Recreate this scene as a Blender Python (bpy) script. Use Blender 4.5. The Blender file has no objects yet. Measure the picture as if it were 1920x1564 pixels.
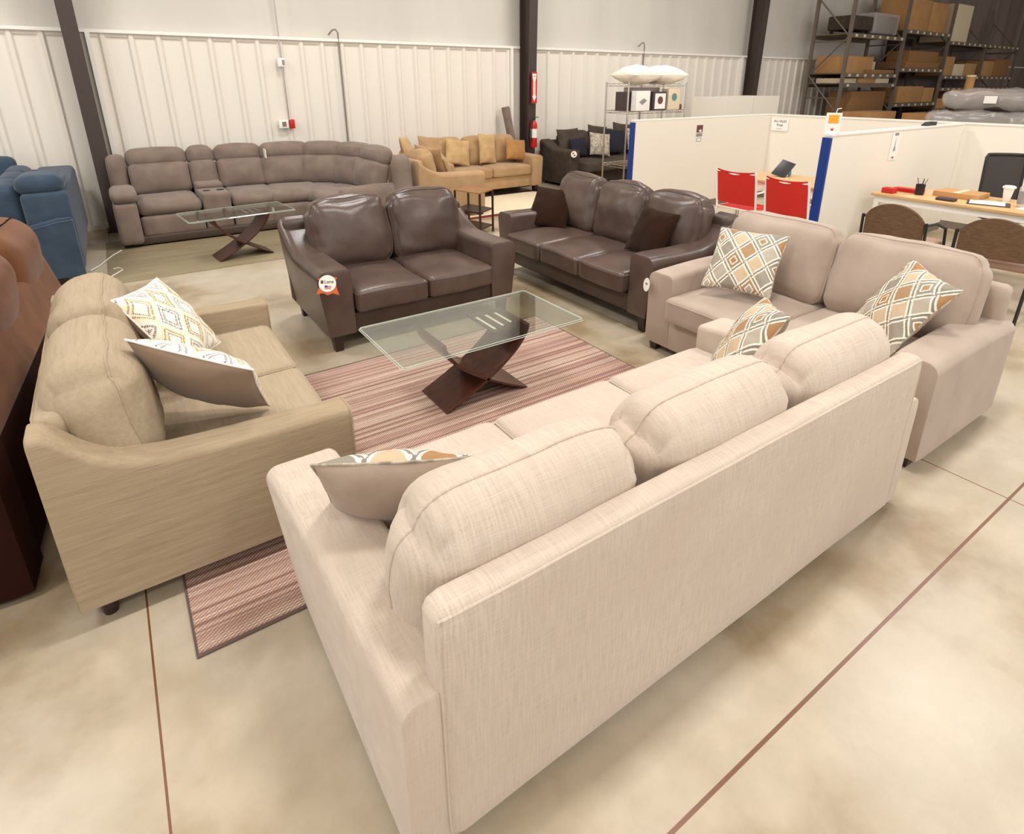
import bpy, bmesh, math, random
import numpy as np
from mathutils import Vector, Matrix, noise
random.seed(7)
PI = math.pi
C = bpy.context.scene.collection

# ------------------------------------------------------------------ camera
F, CX, CY, HY, CAMH = 1098.0, 975.0, 554.0, 157.0, 1.85
pitch = math.atan((CY - HY) / F); az = math.radians(34.43)
fw = Vector((math.sin(az)*math.cos(pitch), math.cos(az)*math.cos(pitch), -math.sin(pitch)))
rt = Vector((math.cos(az), -math.sin(az), 0)); upv = rt.cross(fw)
cam_data = bpy.data.cameras.new('camera'); cam = bpy.data.objects.new('camera', cam_data); C.objects.link(cam)
M = Matrix((rt, upv, -fw)).transposed().to_4x4(); M.translation = (0, 0, CAMH); cam.matrix_world = M
cam_data.sensor_fit = 'HORIZONTAL'; cam_data.sensor_width = 36; cam_data.lens = F*36/1920
cam_data.shift_x = -(CX-960)/1920; cam_data.shift_y = (CY-782)/1920
cam_data.clip_start = 0.05; cam_data.clip_end = 200
bpy.context.scene.camera = cam

# ------------------------------------------------------------------ light and exposure
sc = bpy.context.scene
sc.view_settings.view_transform = 'Standard'; sc.view_settings.look = 'None'
sc.view_settings.gamma = 1; sc.view_settings.use_curve_mapping = False
sc.view_settings.exposure = 0.15
w = bpy.data.worlds.new('world'); sc.world = w; w.use_nodes = True
w.node_tree.nodes['Background'].inputs[0].default_value = (1.0, 0.985, 0.97, 1)
w.node_tree.nodes['Background'].inputs[1].default_value = 1.12
def area(x, y, z, sx, sy, power, col=(1.0, 0.985, 0.96)):
    l = bpy.data.lights.new('high_bay_light', 'AREA'); l.shape = 'RECTANGLE'; l.size = sx; l.size_y = sy
    l.energy = power*.58; l.color = col
    o = bpy.data.objects.new('high_bay_light', l); C.objects.link(o); o.location = (x, y, z)
for lx, ly, pw in ((-2.6, 6.3, 230), (2.6, 6.3, 230), (7.8, 6.3, 230), (13.0, 6.3, 60),
                   (-2.6, 1.6, 200), (2.6, 1.6, 230), (7.8, 1.6, 260), (13.0, 1.6, 110),
                   (-2.6, -3.4, 140), (2.6, -3.4, 200), (7.8, -3.4, 200)):
    area(lx, ly, 6.0, 1.3, 0.6, pw)

# ------------------------------------------------------------------ materials
def lin(c):
    return tuple(((v/255)/12.92 if v/255 <= .04045 else ((v/255+.055)/1.055)**2.4) for v in c[:3]) + (1,)
def mat(name, col, rough=.6, metal=0, spec=.5, bump=None, var=None, coat=0, sheen=0):
    """var=(colour2, scale, xyz-stretch, contrast) noise mix; bump=(scale, strength, xyz-stretch)"""
    m = bpy.data.materials.new(name); m.use_nodes = True; nt = m.node_tree; b = nt.nodes['Principled BSDF']
    b.inputs['Base Color'].default_value = lin(col); b.inputs['Roughness'].default_value = rough
    b.inputs['Metallic'].default_value = metal; b.inputs['Specular IOR Level'].default_value = spec
    b.inputs['Coat Weight'].default_value = coat; b.inputs['Sheen Weight'].default_value = sheen
    tc = nt.nodes.new('ShaderNodeTexCoord')
    def nz(scale, st, det=3):
        mp = nt.nodes.new('ShaderNodeMapping'); nt.links.new(tc.outputs['Object'], mp.inputs[0]); mp.inputs['Scale'].default_value = st
        n = nt.nodes.new('ShaderNodeTexNoise'); nt.links.new(mp.outputs[0], n.inputs[0]); n.inputs['Scale'].default_value = scale; n.inputs['Detail'].default_value = det
        return n
    if var:
        vs = var if isinstance(var, list) else [var]
        prev = None
        for c2, sc_, st, con in vs:
            n = nz(sc_, st); r = nt.nodes.new('ShaderNodeMapRange'); nt.links.new(n.outputs[0], r.inputs[0])
            r.inputs[1].default_value = .5-con; r.inputs[2].default_value = .5+con
            x = nt.nodes.new('ShaderNodeMix'); x.data_type = 'RGBA'; nt.links.new(r.outputs[0], x.inputs[0])
            if prev: nt.links.new(prev, x.inputs[6])
            else: x.inputs[6].default_value = lin(col)
            x.inputs[7].default_value = lin(c2); prev = x.outputs[2]
        nt.links.new(prev, b.inputs['Base Color'])
    if bump:
        n = nz(bump[0], bump[2] if len(bump) > 2 else (1, 1, 1)); bp = nt.nodes.new('ShaderNodeBump')
        bp.inputs['Strength'].default_value = bump[1]; bp.inputs['Distance'].default_value = .004
        nt.links.new(n.outputs[0], bp.inputs['Height']); nt.links.new(bp.outputs[0], b.inputs['Normal'])
    return m
def weave(name, c1, c2, c3, rough=.9, s=1.0, along=(1, 0, 0), cross=True):
    """woven cloth: slubs running along one axis, optionally crossed"""
    def st(a): return tuple(5*s if k == a else 130*s for k in range(3))
    a = along.index(1); v = [(c2, 1, st(a), .13)]
    if cross: v.append((c3, .8, st((a+1) % 3) if a != 2 else st(0), .16) if False else (c3, 1.7, (6*s, 60*s, 60*s) if a else (60*s, 6*s, 60*s), .05))
    return mat(name, c1, rough, spec=.15, var=v, bump=(1, .35, st(a)), sheen=.15)
Mt = {}
Mt['near'] = mat('taupe_chenille', (204, 190, 177), .92, spec=.12, sheen=.2, bump=(1, .3, (20, 240, 240)),
    var=[((186, 169, 153), 1, (9, 190, 190), .16), ((214, 199, 181), 1, (190, 10, 10), .14), ((194, 176, 160), 2.2, (1, 1, 1), .3)])
Mt['near_dark'] = mat('taupe_plain_cloth', (172, 153, 136), .92, spec=.1, sheen=.2, bump=(90, .2), var=[((158, 138, 122), 6, (1, 1, 1), .2)])
Mt['greyls'] = mat('grey_microfibre', (181, 163, 148), .9, spec=.12, sheen=.25, bump=(120, .15), var=[((168, 149, 134), 5, (1, 1, 1), .25)])
Mt['tan'] = mat('khaki_slub_linen', (176, 158, 133), .9, spec=.12, bump=(1, .3, (16, 260, 260)),
    var=[((156, 138, 113), 1, (10, 260, 260), .3), ((180, 163, 139), 1, (5, 60, 60), .3)])
Mt['tan_arm'] = mat('khaki_slub_linen_arm', (170, 151, 125), .9, spec=.12, bump=(1, .3, (260, 16, 260)),
    var=[((148, 129, 103), 1, (260, 10, 260), .3), ((174, 156, 130), 1, (60, 4, 60), .25)])
Mt['leather'] = mat('dark_brown_leather', (96, 78, 69), .33, spec=.5, bump=(70, .22), var=[((78, 62, 55), 4, (1, 1, 1), .2)])
Mt['vinyl'] = mat('matt_brown_vinyl', (80, 64, 54), .5, spec=.4, bump=(90, .2), var=[((70, 55, 46), 6, (1, 1, 1), .25)])
Mt['recl'] = mat('grey_brown_suede', (134, 117, 105), .75, spec=.25, bump=(100, .15), var=[((118, 102, 91), 6, (1, 1, 1), .2)], sheen=.2)
Mt['gold'] = mat('tan_gold_fabric', (184, 151, 113), .9, spec=.12, var=[((168, 134, 95), 5, (1, 1, 1), .25)], sheen=.2)
Mt['gold_p'] = mat('gold_cushion_fabric', (202, 169, 122), .85, spec=.15, var=[((182, 147, 99), 8, (1, 1, 1), .2)], sheen=.3)
Mt['amber'] = mat('amber_satin', (176, 128, 68), .6, spec=.3, var=[((158, 108, 48), 9, (1, 1, 1), .2)], sheen=.3)
Mt['char'] = mat('charcoal_brown_fabric', (84, 73, 64), .95, spec=.1, var=[((72, 62, 54), 8, (1, 1, 1), .2)])
Mt['navy'] = mat('dark_navy_cloth', (46, 44, 54), .9, spec=.1)
Mt['silver'] = mat('silver_speckled_cloth', (196, 186, 168), .8, spec=.2, var=[((142, 130, 114), 26, (1, 1, 1), .12)])
Mt['blue'] = mat('slate_blue_cloth', (66, 80, 96), .9, spec=.12, var=[((52, 66, 82), 8, (1, 1, 1), .25)], sheen=.15)
Mt['orange'] = mat('rust_brown_suede', (128, 80, 46), .72, spec=.2, bump=(40, .15), var=[((98, 58, 32), 4, (1, 1, 1), .25)], sheen=.15)
Mt['orange_d'] = mat('maroon_cloth_painted_shade', (44, 18, 13), .85, spec=.1)  # maroon darkened further to carry the shade low on the rust sofa
Mt['wall_shade'] = mat('liner_painted_shade', (150, 134, 124), .7, var=[((118, 102, 94), 1, (2, 1, .1), .2)])  # gloom of the unlit end put into the wall colour
Mt['edge'] = mat('ground_glass_edge', (206, 216, 204), .15, spec=.8)
Mt['darkpil'] = mat('chocolate_velvet', (46, 28, 19), .95, spec=.05, sheen=.1)
Mt['backtan'] = mat('brown_pillow_back', (140, 118, 98), .8, spec=.2, sheen=.2)
Mt['leg'] = mat('espresso_wood', (48, 26, 20), .4)
Mt['black'] = mat('black_plastic', (28, 25, 24), .45)
Mt['blackmat'] = mat('black_underside', (24, 18, 16), .9)
Mt['walnut'] = mat('dark_cherry_wood', (82, 40, 26), .28, coat=.2, var=[((60, 28, 18), 1, (3, 30, 30), .15)])
Mt['wall'] = mat('white_painted_steel', (232, 224, 212), .5, spec=.3)
Mt['insul'] = mat('white_vinyl_insulation', (214, 208, 198), .6, spec=.3, bump=(3, .5), var=[((202, 196, 186), 1, (1, 1, .3), .2)])
Mt['steel'] = mat('dark_brown_painted_steel', (66, 52, 47), .5)
Mt['part'] = mat('white_laminate', (238, 230, 216), .45)
Mt['bluepost'] = mat('royal_blue_laminate', (10, 52, 130), .45)
Mt['greybase'] = mat('grey_vinyl_base', (128, 116, 102), .6)
Mt['chrome'] = mat('chrome_wire', (200, 192, 184), .25, metal=1)
Mt['pole'] = mat('grey_metal', (150, 140, 134), .4, metal=.6)
Mt['white'] = mat('white_plastic', (242, 238, 230), .45)
Mt['whitec'] = mat('white_cloth_wrapped', (238, 228, 210), .6, bump=(14, .6))
Mt['red'] = mat('red_mesh_fabric', (206, 34, 24), .7)
Mt['redp'] = mat('red_paint', (196, 24, 22), .35)
Mt['oak'] = mat('light_oak_top', (222, 184, 134), .4, var=[((208, 166, 114), 1, (40, 3, 40), .2)])
Mt['card'] = mat('brown_cardboard', (196, 150, 98), .85, var=[((180, 134, 84), 3, (1, 1, 1), .25)])
Mt['card2'] = mat('dark_cardboard', (150, 108, 66), .85)
Mt['cardw'] = mat('pale_carton', (226, 208, 176), .8)
Mt['rack'] = mat('grey_rack_steel', (124, 112, 100), .5, metal=.3)
Mt['ply'] = mat('rack_decking', (120, 104, 82), .8)
Mt['brownf'] = mat('brown_tweed', (118, 92, 70), .95, spec=.1, bump=(160, .3), var=[((96, 74, 56), 1, (20, 60, 120), .2)])
Mt['mauve'] = mat('mauve_brown_seat', (168, 138, 120), .95, spec=.1)
Mt['mesh'] = mat('black_mesh', (64, 58, 54), .8)
Mt['olive'] = mat('olive_wood_mat', (152, 138, 110), .45, var=[((138, 123, 95), 1, (2, 9, 1), .2)])
Mt['cream'] = mat('cream_rug_pile', (236, 218, 186), .95)
Mt['rugred'] = mat('dark_red_border', (112, 34, 24), .95)
Mt['paper'] = mat('white_paper', (244, 240, 232), .7)
Mt['grey'] = mat('print_grey', (150, 142, 140), .7)
Mt['dkprint'] = mat('print_dark', (70, 56, 54), .7)
Mt['teal'] = mat('print_teal', (96, 138, 138), .7)
Mt['plum'] = mat('print_plum', (110, 66, 62), .7)
Mt['orangep'] = mat('print_orange', (240, 168, 40), .6)
Mt['redprint'] = mat('print_red', (200, 40, 34), .6)
Mt['binding'] = mat('grey_rug_binding', (108, 90, 84), .9)
Mt['bluebin'] = mat('blue_folder', (60, 130, 170), .5)
Mt['tape'] = mat('orange_ribbon', (206, 96, 40), .5)
def glassm(name, col, rough=0.0, ior=1.45):
    m = bpy.data.materials.new(name); m.use_nodes = True; b = m.node_tree.nodes['Principled BSDF']
    b.inputs['Base Color'].default_value = col; b.inputs['Transmission Weight'].default_value = 1
    b.inputs['Roughness'].default_value = rough; b.inputs['IOR'].default_value = ior; return m
def thin_glass(name, tint):
    m = bpy.data.materials.new(name); m.use_nodes = True; nt = m.node_tree; nt.nodes.remove(nt.nodes['Principled BSDF']); out = nt.nodes['Material Output']
    tr = nt.nodes.new('ShaderNodeBsdfTransparent'); tr.inputs[0].default_value = tint; gl = nt.nodes.new('ShaderNodeBsdfGlossy'); gl.inputs['Roughness'].default_value = .03
    lw = nt.nodes.new('ShaderNodeLayerWeight'); lw.inputs[0].default_value = .5; pw = nt.nodes.new('ShaderNodeMath'); pw.operation = 'POWER'; nt.links.new(lw.outputs['Facing'], pw.inputs[0]); pw.inputs[1].default_value = 3.0
    fr = nt.nodes.new('ShaderNodeMath'); fr.operation = 'MULTIPLY_ADD'; nt.links.new(pw.outputs[0], fr.inputs[0]); fr.inputs[1].default_value = .85; fr.inputs[2].default_value = .07; mx = nt.nodes.new('ShaderNodeMixShader')
    nt.links.new(fr.outputs[0], mx.inputs[0]); nt.links.new(tr.outputs[0], mx.inputs[1]); nt.links.new(gl.outputs[0], mx.inputs[2]); nt.links.new(mx.outputs[0], out.inputs[0]); return m
Mt['glass'] = thin_glass('clear_glass', (.93, .965, .93, 1))
Mt['smoke'] = glassm('bottle_plastic', (.85, .87, .93, 1), .05, 1.3)
m = mat('cloudy_plastic_wrap', (226, 218, 212), .22, spec=.7, bump=(7, 1.0)); m.node_tree.nodes['Principled BSDF'].inputs['Alpha'].default_value = .38; Mt['wrap'] = m
# coloured by a vertex attribute that carries the woven pattern
def attrmat(name, rough=.85):
    m = bpy.data.materials.new(name); m.use_nodes = True; nt = m.node_tree; b = nt.nodes['Principled BSDF']
    a = nt.nodes.new('ShaderNodeAttribute'); a.attribute_name = 'Col'; nt.links.new(a.outputs['Color'], b.inputs['Base Color'])
    b.inputs['Roughness'].default_value = rough; b.inputs['Specular IOR Level'].default_value = .15; return m
Mt['lattice'] = attrmat('lattice_print'); Mt['dotted'] = attrmat('dotted_diamond_print')
# concrete floor with saw-cut joints
def concrete():
    m = bpy.data.materials.new('polished_concrete'); m.use_nodes = True; nt = m.node_tree; b = nt.nodes['Principled BSDF']
    N = nt.nodes.new; L = nt.links.new
    tc = N('ShaderNodeTexCoord'); sep = N('ShaderNodeSeparateXYZ'); L(tc.outputs['Object'], sep.inputs[0])
    def noi(s, d, r=.55):
        n = N('ShaderNodeTexNoise'); L(tc.outputs['Object'], n.inputs[0]); n.inputs['Scale'].default_value = s; n.inputs['Detail'].default_value = d; n.inputs['Roughness'].default_value = r; return n
    n1 = noi(.9, 6); cr = N('ShaderNodeValToRGB'); L(n1.outputs[0], cr.inputs[0])
    e = cr.color_ramp.elements; e[0].position = .38; e[0].color = lin((158, 137, 108)); e[1].position = .62; e[1].color = lin((198, 186, 166))
    k = e.new(.48); k.color = lin((186, 171, 147))
    n2 = noi(5, 8, .7); mr = N('ShaderNodeMapRange'); L(n2.outputs[0], mr.inputs[0]); mr.inputs[1].default_value = .3; mr.inputs[2].default_value = .75; mr.inputs[3].default_value = .88; mr.inputs[4].default_value = 1.08
    mul = N('ShaderNodeVectorMath'); mul.operation = 'SCALE'; L(cr.outputs[0], mul.inputs[0]); L(mr.outputs[0], mul.inputs['Scale'])
    def joint(axis, off, period, half):
        a = N('ShaderNodeMath'); a.operation = 'SUBTRACT'; L(sep.outputs[axis], a.inputs[0]); a.inputs[1].default_value = off
        p = N('ShaderNodeMath'); p.operation = 'PINGPONG'; L(a.outputs[0], p.inputs[0]); p.inputs[1].default_value = period/2
        c = N('ShaderNodeMath'); c.operation = 'LESS_THAN'; L(p.outputs[0], c.inputs[0]); c.inputs[1].default_value = half; return c
    jx = joint(0, -.21, 3.41, .0035); jy = joint(1, .572, 14.0, .006)
    mx = N('ShaderNodeMath'); mx.operation = 'MAXIMUM'; L(jx.outputs[0], mx.inputs[0]); L(jy.outputs[0], mx.inputs[1])
    x = N('ShaderNodeMix'); x.data_type = 'RGBA'; L(mx.outputs[0], x.inputs[0]); L(mul.outputs[0], x.inputs[6]); x.inputs[7].default_value = lin((118, 76, 50))
    L(x.outputs[2], b.inputs['Base Color'])
    rr = N('ShaderNodeMapRange'); L(n2.outputs[0], rr.inputs[0]); rr.inputs[3].default_value = .26; rr.inputs[4].default_value = .42
    L(rr.outputs[0], b.inputs['Roughness']); b.inputs['Specular IOR Level'].default_value = .55
    bp = N('ShaderNodeBump'); bp.inputs['Strength'].default_value = .05; L(n2.outputs[0], bp.inputs['Height']); L(bp.outputs[0], b.inputs['Normal'])
    return m
Mt['floor'] = concrete()
def rugmat():
    m = bpy.data.materials.new('striped_woven_rug'); m.use_nodes = True; nt = m.node_tree; b = nt.nodes['Principled BSDF']
    N = nt.nodes.new; L = nt.links.new; tc = N('ShaderNodeTexCoord')
    def noi(st, s=1, d=1):
        mp = N('ShaderNodeMapping'); L(tc.outputs['Object'], mp.inputs[0]); mp.inputs['Scale'].default_value = st
        n = N('ShaderNodeTexNoise'); L(mp.outputs[0], n.inputs[0]); n.inputs['Scale'].default_value = s; n.inputs['Detail'].default_value = d; return n
    n = noi((.12, 42, .1), 1, 2); cr = N('ShaderNodeValToRGB'); L(n.outputs[0], cr.inputs[0]); e = cr.color_ramp.elements
    e[0].position = .0; e[0].color = lin((136, 106, 96)); e[1].position = 1; e[1].color = lin((176, 138, 124))
    for p, c in ((.40, (158, 122, 112)), (.46, (206, 172, 152)), (.50, (172, 134, 124)), (.545, (240, 224, 202)), (.575, (182, 142, 128)), (.63, (214, 184, 164))):
        k = e.new(p); k.color = lin(c)
    # slanted stitches
    mp = N('ShaderNodeMapping'); L(tc.outputs['Object'], mp.inputs[0]); mp.inputs['Rotation'].default_value = (0, 0, .9)
    wv = N('ShaderNodeTexWave'); L(mp.outputs[0], wv.inputs[0]); wv.inputs['Scale'].default_value = 26; wv.inputs['Distortion'].default_value = 1.5; wv.inputs['Detail Scale'].default_value = 6
    n3 = noi((60, 60, 1)); 
    x = N('ShaderNodeMix'); x.data_type = 'RGBA'; x.blend_type = 'MULTIPLY'; x.inputs[0].default_value = .45
    L(cr.outputs[0], x.inputs[6])
    c2 = N('ShaderNodeValToRGB'); L(wv.outputs[0], c2.inputs[0]); f = c2.color_ramp.elements; f[0].position = .25; f[0].color = lin((110, 76, 78)); f[1].position = .5; f[1].color = (1, 1, 1, 1)
    L(c2.outputs[0], x.inputs[7]); L(x.outputs[2], b.inputs['Base Color'])
    b.inputs['Roughness'].default_value = .95; b.inputs['Specular IOR Level'].default_value = .1
    bp = N('ShaderNodeBump'); bp.inputs['Strength'].default_value = .5; bp.inputs['Distance'].default_value = .004; L(wv.outputs[0], bp.inputs['Height']); L(bp.outputs[0], b.inputs['Normal'])
    return m
Mt['rug'] = rugmat()

# ------------------------------------------------------------------ mesh tools
def linspace(a, b, n): return [a+(b-a)*i/(n-1) for i in range(n)]
def cushfn(a, b, c, r, puff=(0, 0, 0), ex=1.5, wr=0, seed=0, wscale=4, sag=0, pinch=0, gather=0):
    r = min(r, a*.98, b*.98, c*.98)
    sd = Vector((seed*3.1, seed*1.7, seed*5.3))
    def P(u, v, t):
        p = Vector((u*a, v*b, t*c))
        inn = Vector((max(-(a-r), min(a-r, p.x)), max(-(b-r), min(b-r, p.y)), max(-(c-r), min(c-r, p.z))))
        d = p-inn
        q = inn + d*(r/d.length) if d.length > 1e-9 else p
        U, V, T = 1-u*u, 1-v*v, 1-t*t
        q.x += puff[0]*u*(max(V, 0)*max(T, 0))**ex
        q.y += puff[1]*v*(max(U, 0)*max(T, 0))**ex
        q.z += puff[2]*t*(max(U, 0)*max(V, 0))**ex - sag*(max(U, 0)*max(V, 0))
        if pinch:   # corners drawn in at the upper ends
            q.z -= pinch*(abs(u)**10)*max(t, 0)
        if gather:
            g = math.exp(-((1-abs(u))/.16)**2)*(1-max(0, abs(u)-.93)/.07)
            an = math.atan2(q.z/c, q.y/b)
            k = gather*g*(.55*math.sin(an*7+seed*2)+.45*math.sin(an*12+seed))
            q.y += k*math.cos(an); q.z += k*math.sin(an)
        if wr:
            nv = noise.noise_vector(Vector((q.x*wscale, q.y*wscale, q.z*wscale))+sd)
            nv2 = noise.noise_vector(Vector((q.x*wscale*2.7, q.y*wscale*2.7, q.z*wscale*2.7))+sd)
            q += nv*wr + nv2*wr*.35
        return q
    return P
class MB:
    def __init__(s): s.v = []; s.f = []; s.mi = []; s.T = Matrix(); s.m = 0
    def set(s, T=None, m=None):
        if T is not None: s.T = T
        if m is not None: s.m = m
        return s
    def add(s, vs, fs):
        n = len(s.v); s.v += [s.T @ Vector(p) for p in vs]; s.f += [tuple(i+n for i in f) for f in fs]; s.mi += [s.m]*len(fs); return s
    def cube(s, P, pu, pv, pt):
        vs = []; idx = {}; fs = []
        def vid(u, v, t):
            k = (round(u, 5), round(v, 5), round(t, 5))
            if k not in idx: idx[k] = len(vs); vs.append(P(u, v, t))
            return idx[k]
        for ax, (A, B) in enumerate(((pv, pt), (pt, pu), (pu, pv))):
            for sg in (-1, 1):
                for i in range(len(A)-1):
                    for j in range(len(B)-1):
                        q = [(A[i], B[j]), (A[i+1], B[j]), (A[i+1], B[j+1]), (A[i], B[j+1])]
                        if sg < 0: q.reverse()
                        ids = []
                        for x, y in q:
                            if ax == 0: ids.append(vid(sg, x, y))
                            elif ax == 1: ids.append(vid(y, sg, x))
                            else: ids.append(vid(x, y, sg))
                        fs.append(tuple(ids))
        return s.add(vs, fs)
    def rbox(s, x0, x1, y0, y1, z0, z1, r=.01):
        a, b, c = (x1-x0)/2, (y1-y0)/2, (z1-z0)/2; r = min(r, a*.95, b*.95, c*.95); P = cushfn(a, b, c, r); o = Vector(((x0+x1)/2, (y0+y1)/2, (z0+z1)/2))
        def pr(h): k = r/h; return [-1, -(1-.29*k), -(1-k), (1-k), (1-.29*k), 1]
        return s.cube(lambda u, v, t: P(u, v, t)+o, pr(a), pr(b), pr(c))
    def box(s, x0, x1, y0, y1, z0, z1):
        return s.add([(x0, y0, z0), (x1, y0, z0), (x1, y1, z0), (x0, y1, z0), (x0, y0, z1), (x1, y0, z1), (x1, y1, z1), (x0, y1, z1)],
                     [(0, 3, 2, 1), (4, 5, 6, 7), (0, 1, 5, 4), (1, 2, 6, 5), (2, 3, 7, 6), (3, 0, 4, 7)])
    def tube(s, pts, r, n=6, closed=False, cap=True):
        pts = [Vector(p) for p in pts]; N = len(pts); rings = []; prev = None
        for i, p in enumerate(pts):
            a = pts[(i-1) % N] if (closed or i > 0) else p; b = pts[(i+1) % N] if (closed or i < N-1) else p
            t = (b-a); t = t.normalized() if t.length > 1e-9 else Vector((0, 0, 1))
            if prev is None: x = t.orthogonal().normalized()
            else: x = (prev - t*prev.dot(t)); x = x.normalized() if x.length > 1e-6 else t.orthogonal().normalized()
            prev = x; y = t.cross(x); rr = r[i] if isinstance(r, (list, tuple)) else r
            rings.append([p+(x*math.cos(2*PI*k/n)+y*math.sin(2*PI*k/n))*rr for k in range(n)])
        return s.loft(rings, closed, cap)
    def loft(s, rings, closed=False, cap=True):
        n = len(rings[0]); vs = [p for r in rings for p in r]; fs = []; R = len(rings)
        for i in range(R if closed else R-1):
            j = (i+1) % R
            for k in range(n):
                l = (k+1) % n; fs.append((i*n+k, i*n+l, j*n+l, j*n+k))
        if cap and not closed: fs.append(tuple(range(n-1, -1, -1))); fs.append(tuple((R-1)*n+k for k in range(n)))
        return s.add(vs, fs)
    def cyl(s, x, y, z0, z1, r, r1=None, n=16):
        r1 = r if r1 is None else r1
        return s.loft([[Vector((x+math.cos(2*PI*k/n)*q, y+math.sin(2*PI*k/n)*q, z)) for k in range(n)] for z, q in ((z0, r), (z1, r1))])
    def lathe(s, prof, x=0, y=0, n=16):
        return s.loft([[Vector((x+math.cos(2*PI*k/n)*q, y+math.sin(2*PI*k/n)*q, z)) for k in range(n)] for q, z in prof])
    def prism(s, poly, y0, y1, axis='y'):
        """polygon given in (a,b) extruded along axis"""
        def P(a, b, c): return {'y': (a, c, b), 'x': (c, a, b), 'z': (a, b, c)}[axis]
        n = len(poly); vs = [P(a, b, y0) for a, b in poly]+[P(a, b, y1) for a, b in poly]
        fs = [tuple(range(n)), tuple(range(2*n-1, n-1, -1))]+[(i, i+n, (i+1) % n+n, (i+1) % n) for i in range(n)]
        return s.add(vs, fs)
    def build(s, name, mats, parent=None, smooth=True, ang=40, loc=None, rz=0):
        me = bpy.data.meshes.new(name); me.from_pydata([tuple(p) for p in s.v], [], s.f)
        mats = mats if isinstance(mats, (list, tuple)) else [mats]
        for q in mats: me.materials.append(Mt[q] if isinstance(q, str) else q)
        me.polygons.foreach_set('material_index', s.mi)
        bm = bmesh.new(); bm.from_mesh(me); bmesh.ops.recalc_face_normals(bm, faces=bm.faces); bm.to_mesh(me); bm.free()
        if smooth:
            me.polygons.foreach_set('use_smooth', [True]*len(me.polygons)); me.set_sharp_from_angle(angle=math.radians(ang))
        o = bpy.data.objects.new(name, me); C.objects.link(o)
        if parent: o.parent = parent
        if loc: o.location = loc; o.rotation_euler[2] = rz
        return o
def tag(o, label, cat, group=None):
    o['label'] = label; o['category'] = cat
    if group: o['group'] = group
    return o
def thing(name, label, cat, loc=(0, 0, 0), rz=0, group=None):
    o = bpy.data.objects.new(name, None); C.objects.link(o); o.location = loc; o.rotation_euler = (0, 0, rz); o.empty_display_size = .1
    return tag(o, label, cat, group)
def struct(o): o['kind'] = 'structure'; return o
def dup(root, loc, rz, label, group=None):
    r = root.copy(); C.objects.link(r); r.location = loc; r.rotation_euler = (0, 0, rz); r['label'] = label
    if group: r['group'] = group
    for ch in list(root.children):
        c = ch.copy(); C.objects.link(c); c.parent = r
        for g in list(ch.children):
            d = g.copy(); C.objects.link(d); d.parent = c
    return r
def text(name, body, size, T, m, parent=None, depth=.0008, sx=1.0):
    cu = bpy.data.curves.new(name, 'FONT'); cu.body = body; cu.size = size; cu.align_x = 'CENTER'; cu.align_y = 'CENTER'; cu.extrude = depth
    t = bpy.data.objects.new('tmp', cu); C.objects.link(t); dg = bpy.context.evaluated_depsgraph_get(); dg.update()
    me = bpy.data.meshes.new_from_object(t.evaluated_get(dg)); bpy.data.objects.remove(t)
    me.transform(T @ Matrix.Diagonal((sx, 1, 1, 1))); me.name = name; me.materials.clear(); me.materials.append(Mt[m])
    o = bpy.data.objects.new(name, me); C.objects.link(o)
    if parent: o.parent = parent
    return o
def basis(n, u, pos=(0, 0, 0)):
    n = Vector(n).normalized(); u = Vector(u); u = (u-n*u.dot(n)).normalized(); x = u.cross(n)
    T = Matrix((x, u, n)).transposed().to_4x4(); T.translation = pos; return T
sinr = lambda n: [math.sin(PI/2*(-1+2*i/n)) for i in range(n+1)]
def mixr(n): return [.55*math.sin(PI/2*x)+.45*x for x in linspace(-1, 1, n+1)]

# ------------------------------------------------------------------ upholstery
def cushion(name, m, parent, size, loc, r=.06, puff=(0, 0, .02), tilt=0, n=14, seams=(), seam_m=None, rz=0, **kw):
    """soft block centred at loc; seams: list of ('z'|'y', level) piping loops (children)"""
    a, b, c = (q/2 for q in size); P0 = cushfn(a, b, c, r, puff, **kw)
    T = Matrix.Translation(loc) @ Matrix.Rotation(rz, 4, 'Z') @ Matrix.Rotation(tilt, 4, 'X'); P = lambda u, v, t: T @ P0(u, v, t)
    g = mixr(n); gb = mixr(max(8, int(n*.6)))
    o = MB().cube(P, g, gb if b < a*.6 else g, gb if c < a*.6 else g).build(name, m, parent, ang=60)
    for ax, lv in seams:
        k = linspace(-1, 1, 26); pts = []
        if ax == 'z': pts = [P(x, -1, lv) for x in k]+[P(1, x, lv) for x in k[1:]]+[P(-x, 1, lv) for x in k[1:]]+[P(-1, -x, lv) for x in k[1:-1]]
        if ax == 'y': pts = [P(x, lv, -1) for x in k]+[P(1, lv, x) for x in k[1:]]+[P(-x, lv, 1) for x in k[1:]]+[P(-1, lv, -x) for x in k[1:-1]]
        MB().tube(pts, .0045, 6, True).build('piping', seam_m or m, o)
    return o
def arm_ring(y, s, xi, xo, z0, z1, r, flare, e=0):
    xo_t = xo+flare; z1 -= e; pts = [(xo-e, z0+e)]
    for k in (.35, .7): pts.append((xo+flare*k-e, z0+(z1-r-z0)*k))
    for i in range(7):
        a = PI/2*i/6; pts.append((xo_t-e-r+r*math.cos(a), z1-r+r*math.sin(a)))
    r2 = min(r*.6, (xo_t-xi)*.45)
    pts.append(((xo_t-r+xi+r2)/2, z1))
    for i in range(5):
        a = PI/2+PI/2*i/4; pts.append((xi+e+r2+r2*math.cos(a), z1-r2+r2*math.sin(a)))
    for k in (.5, .25): pts.append((xi+e, z0+(z1-z0)*k))
    pts.append((xi+e, z0+e))
    return [Vector((s*x, y, z)) for x, z in pts]
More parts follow.
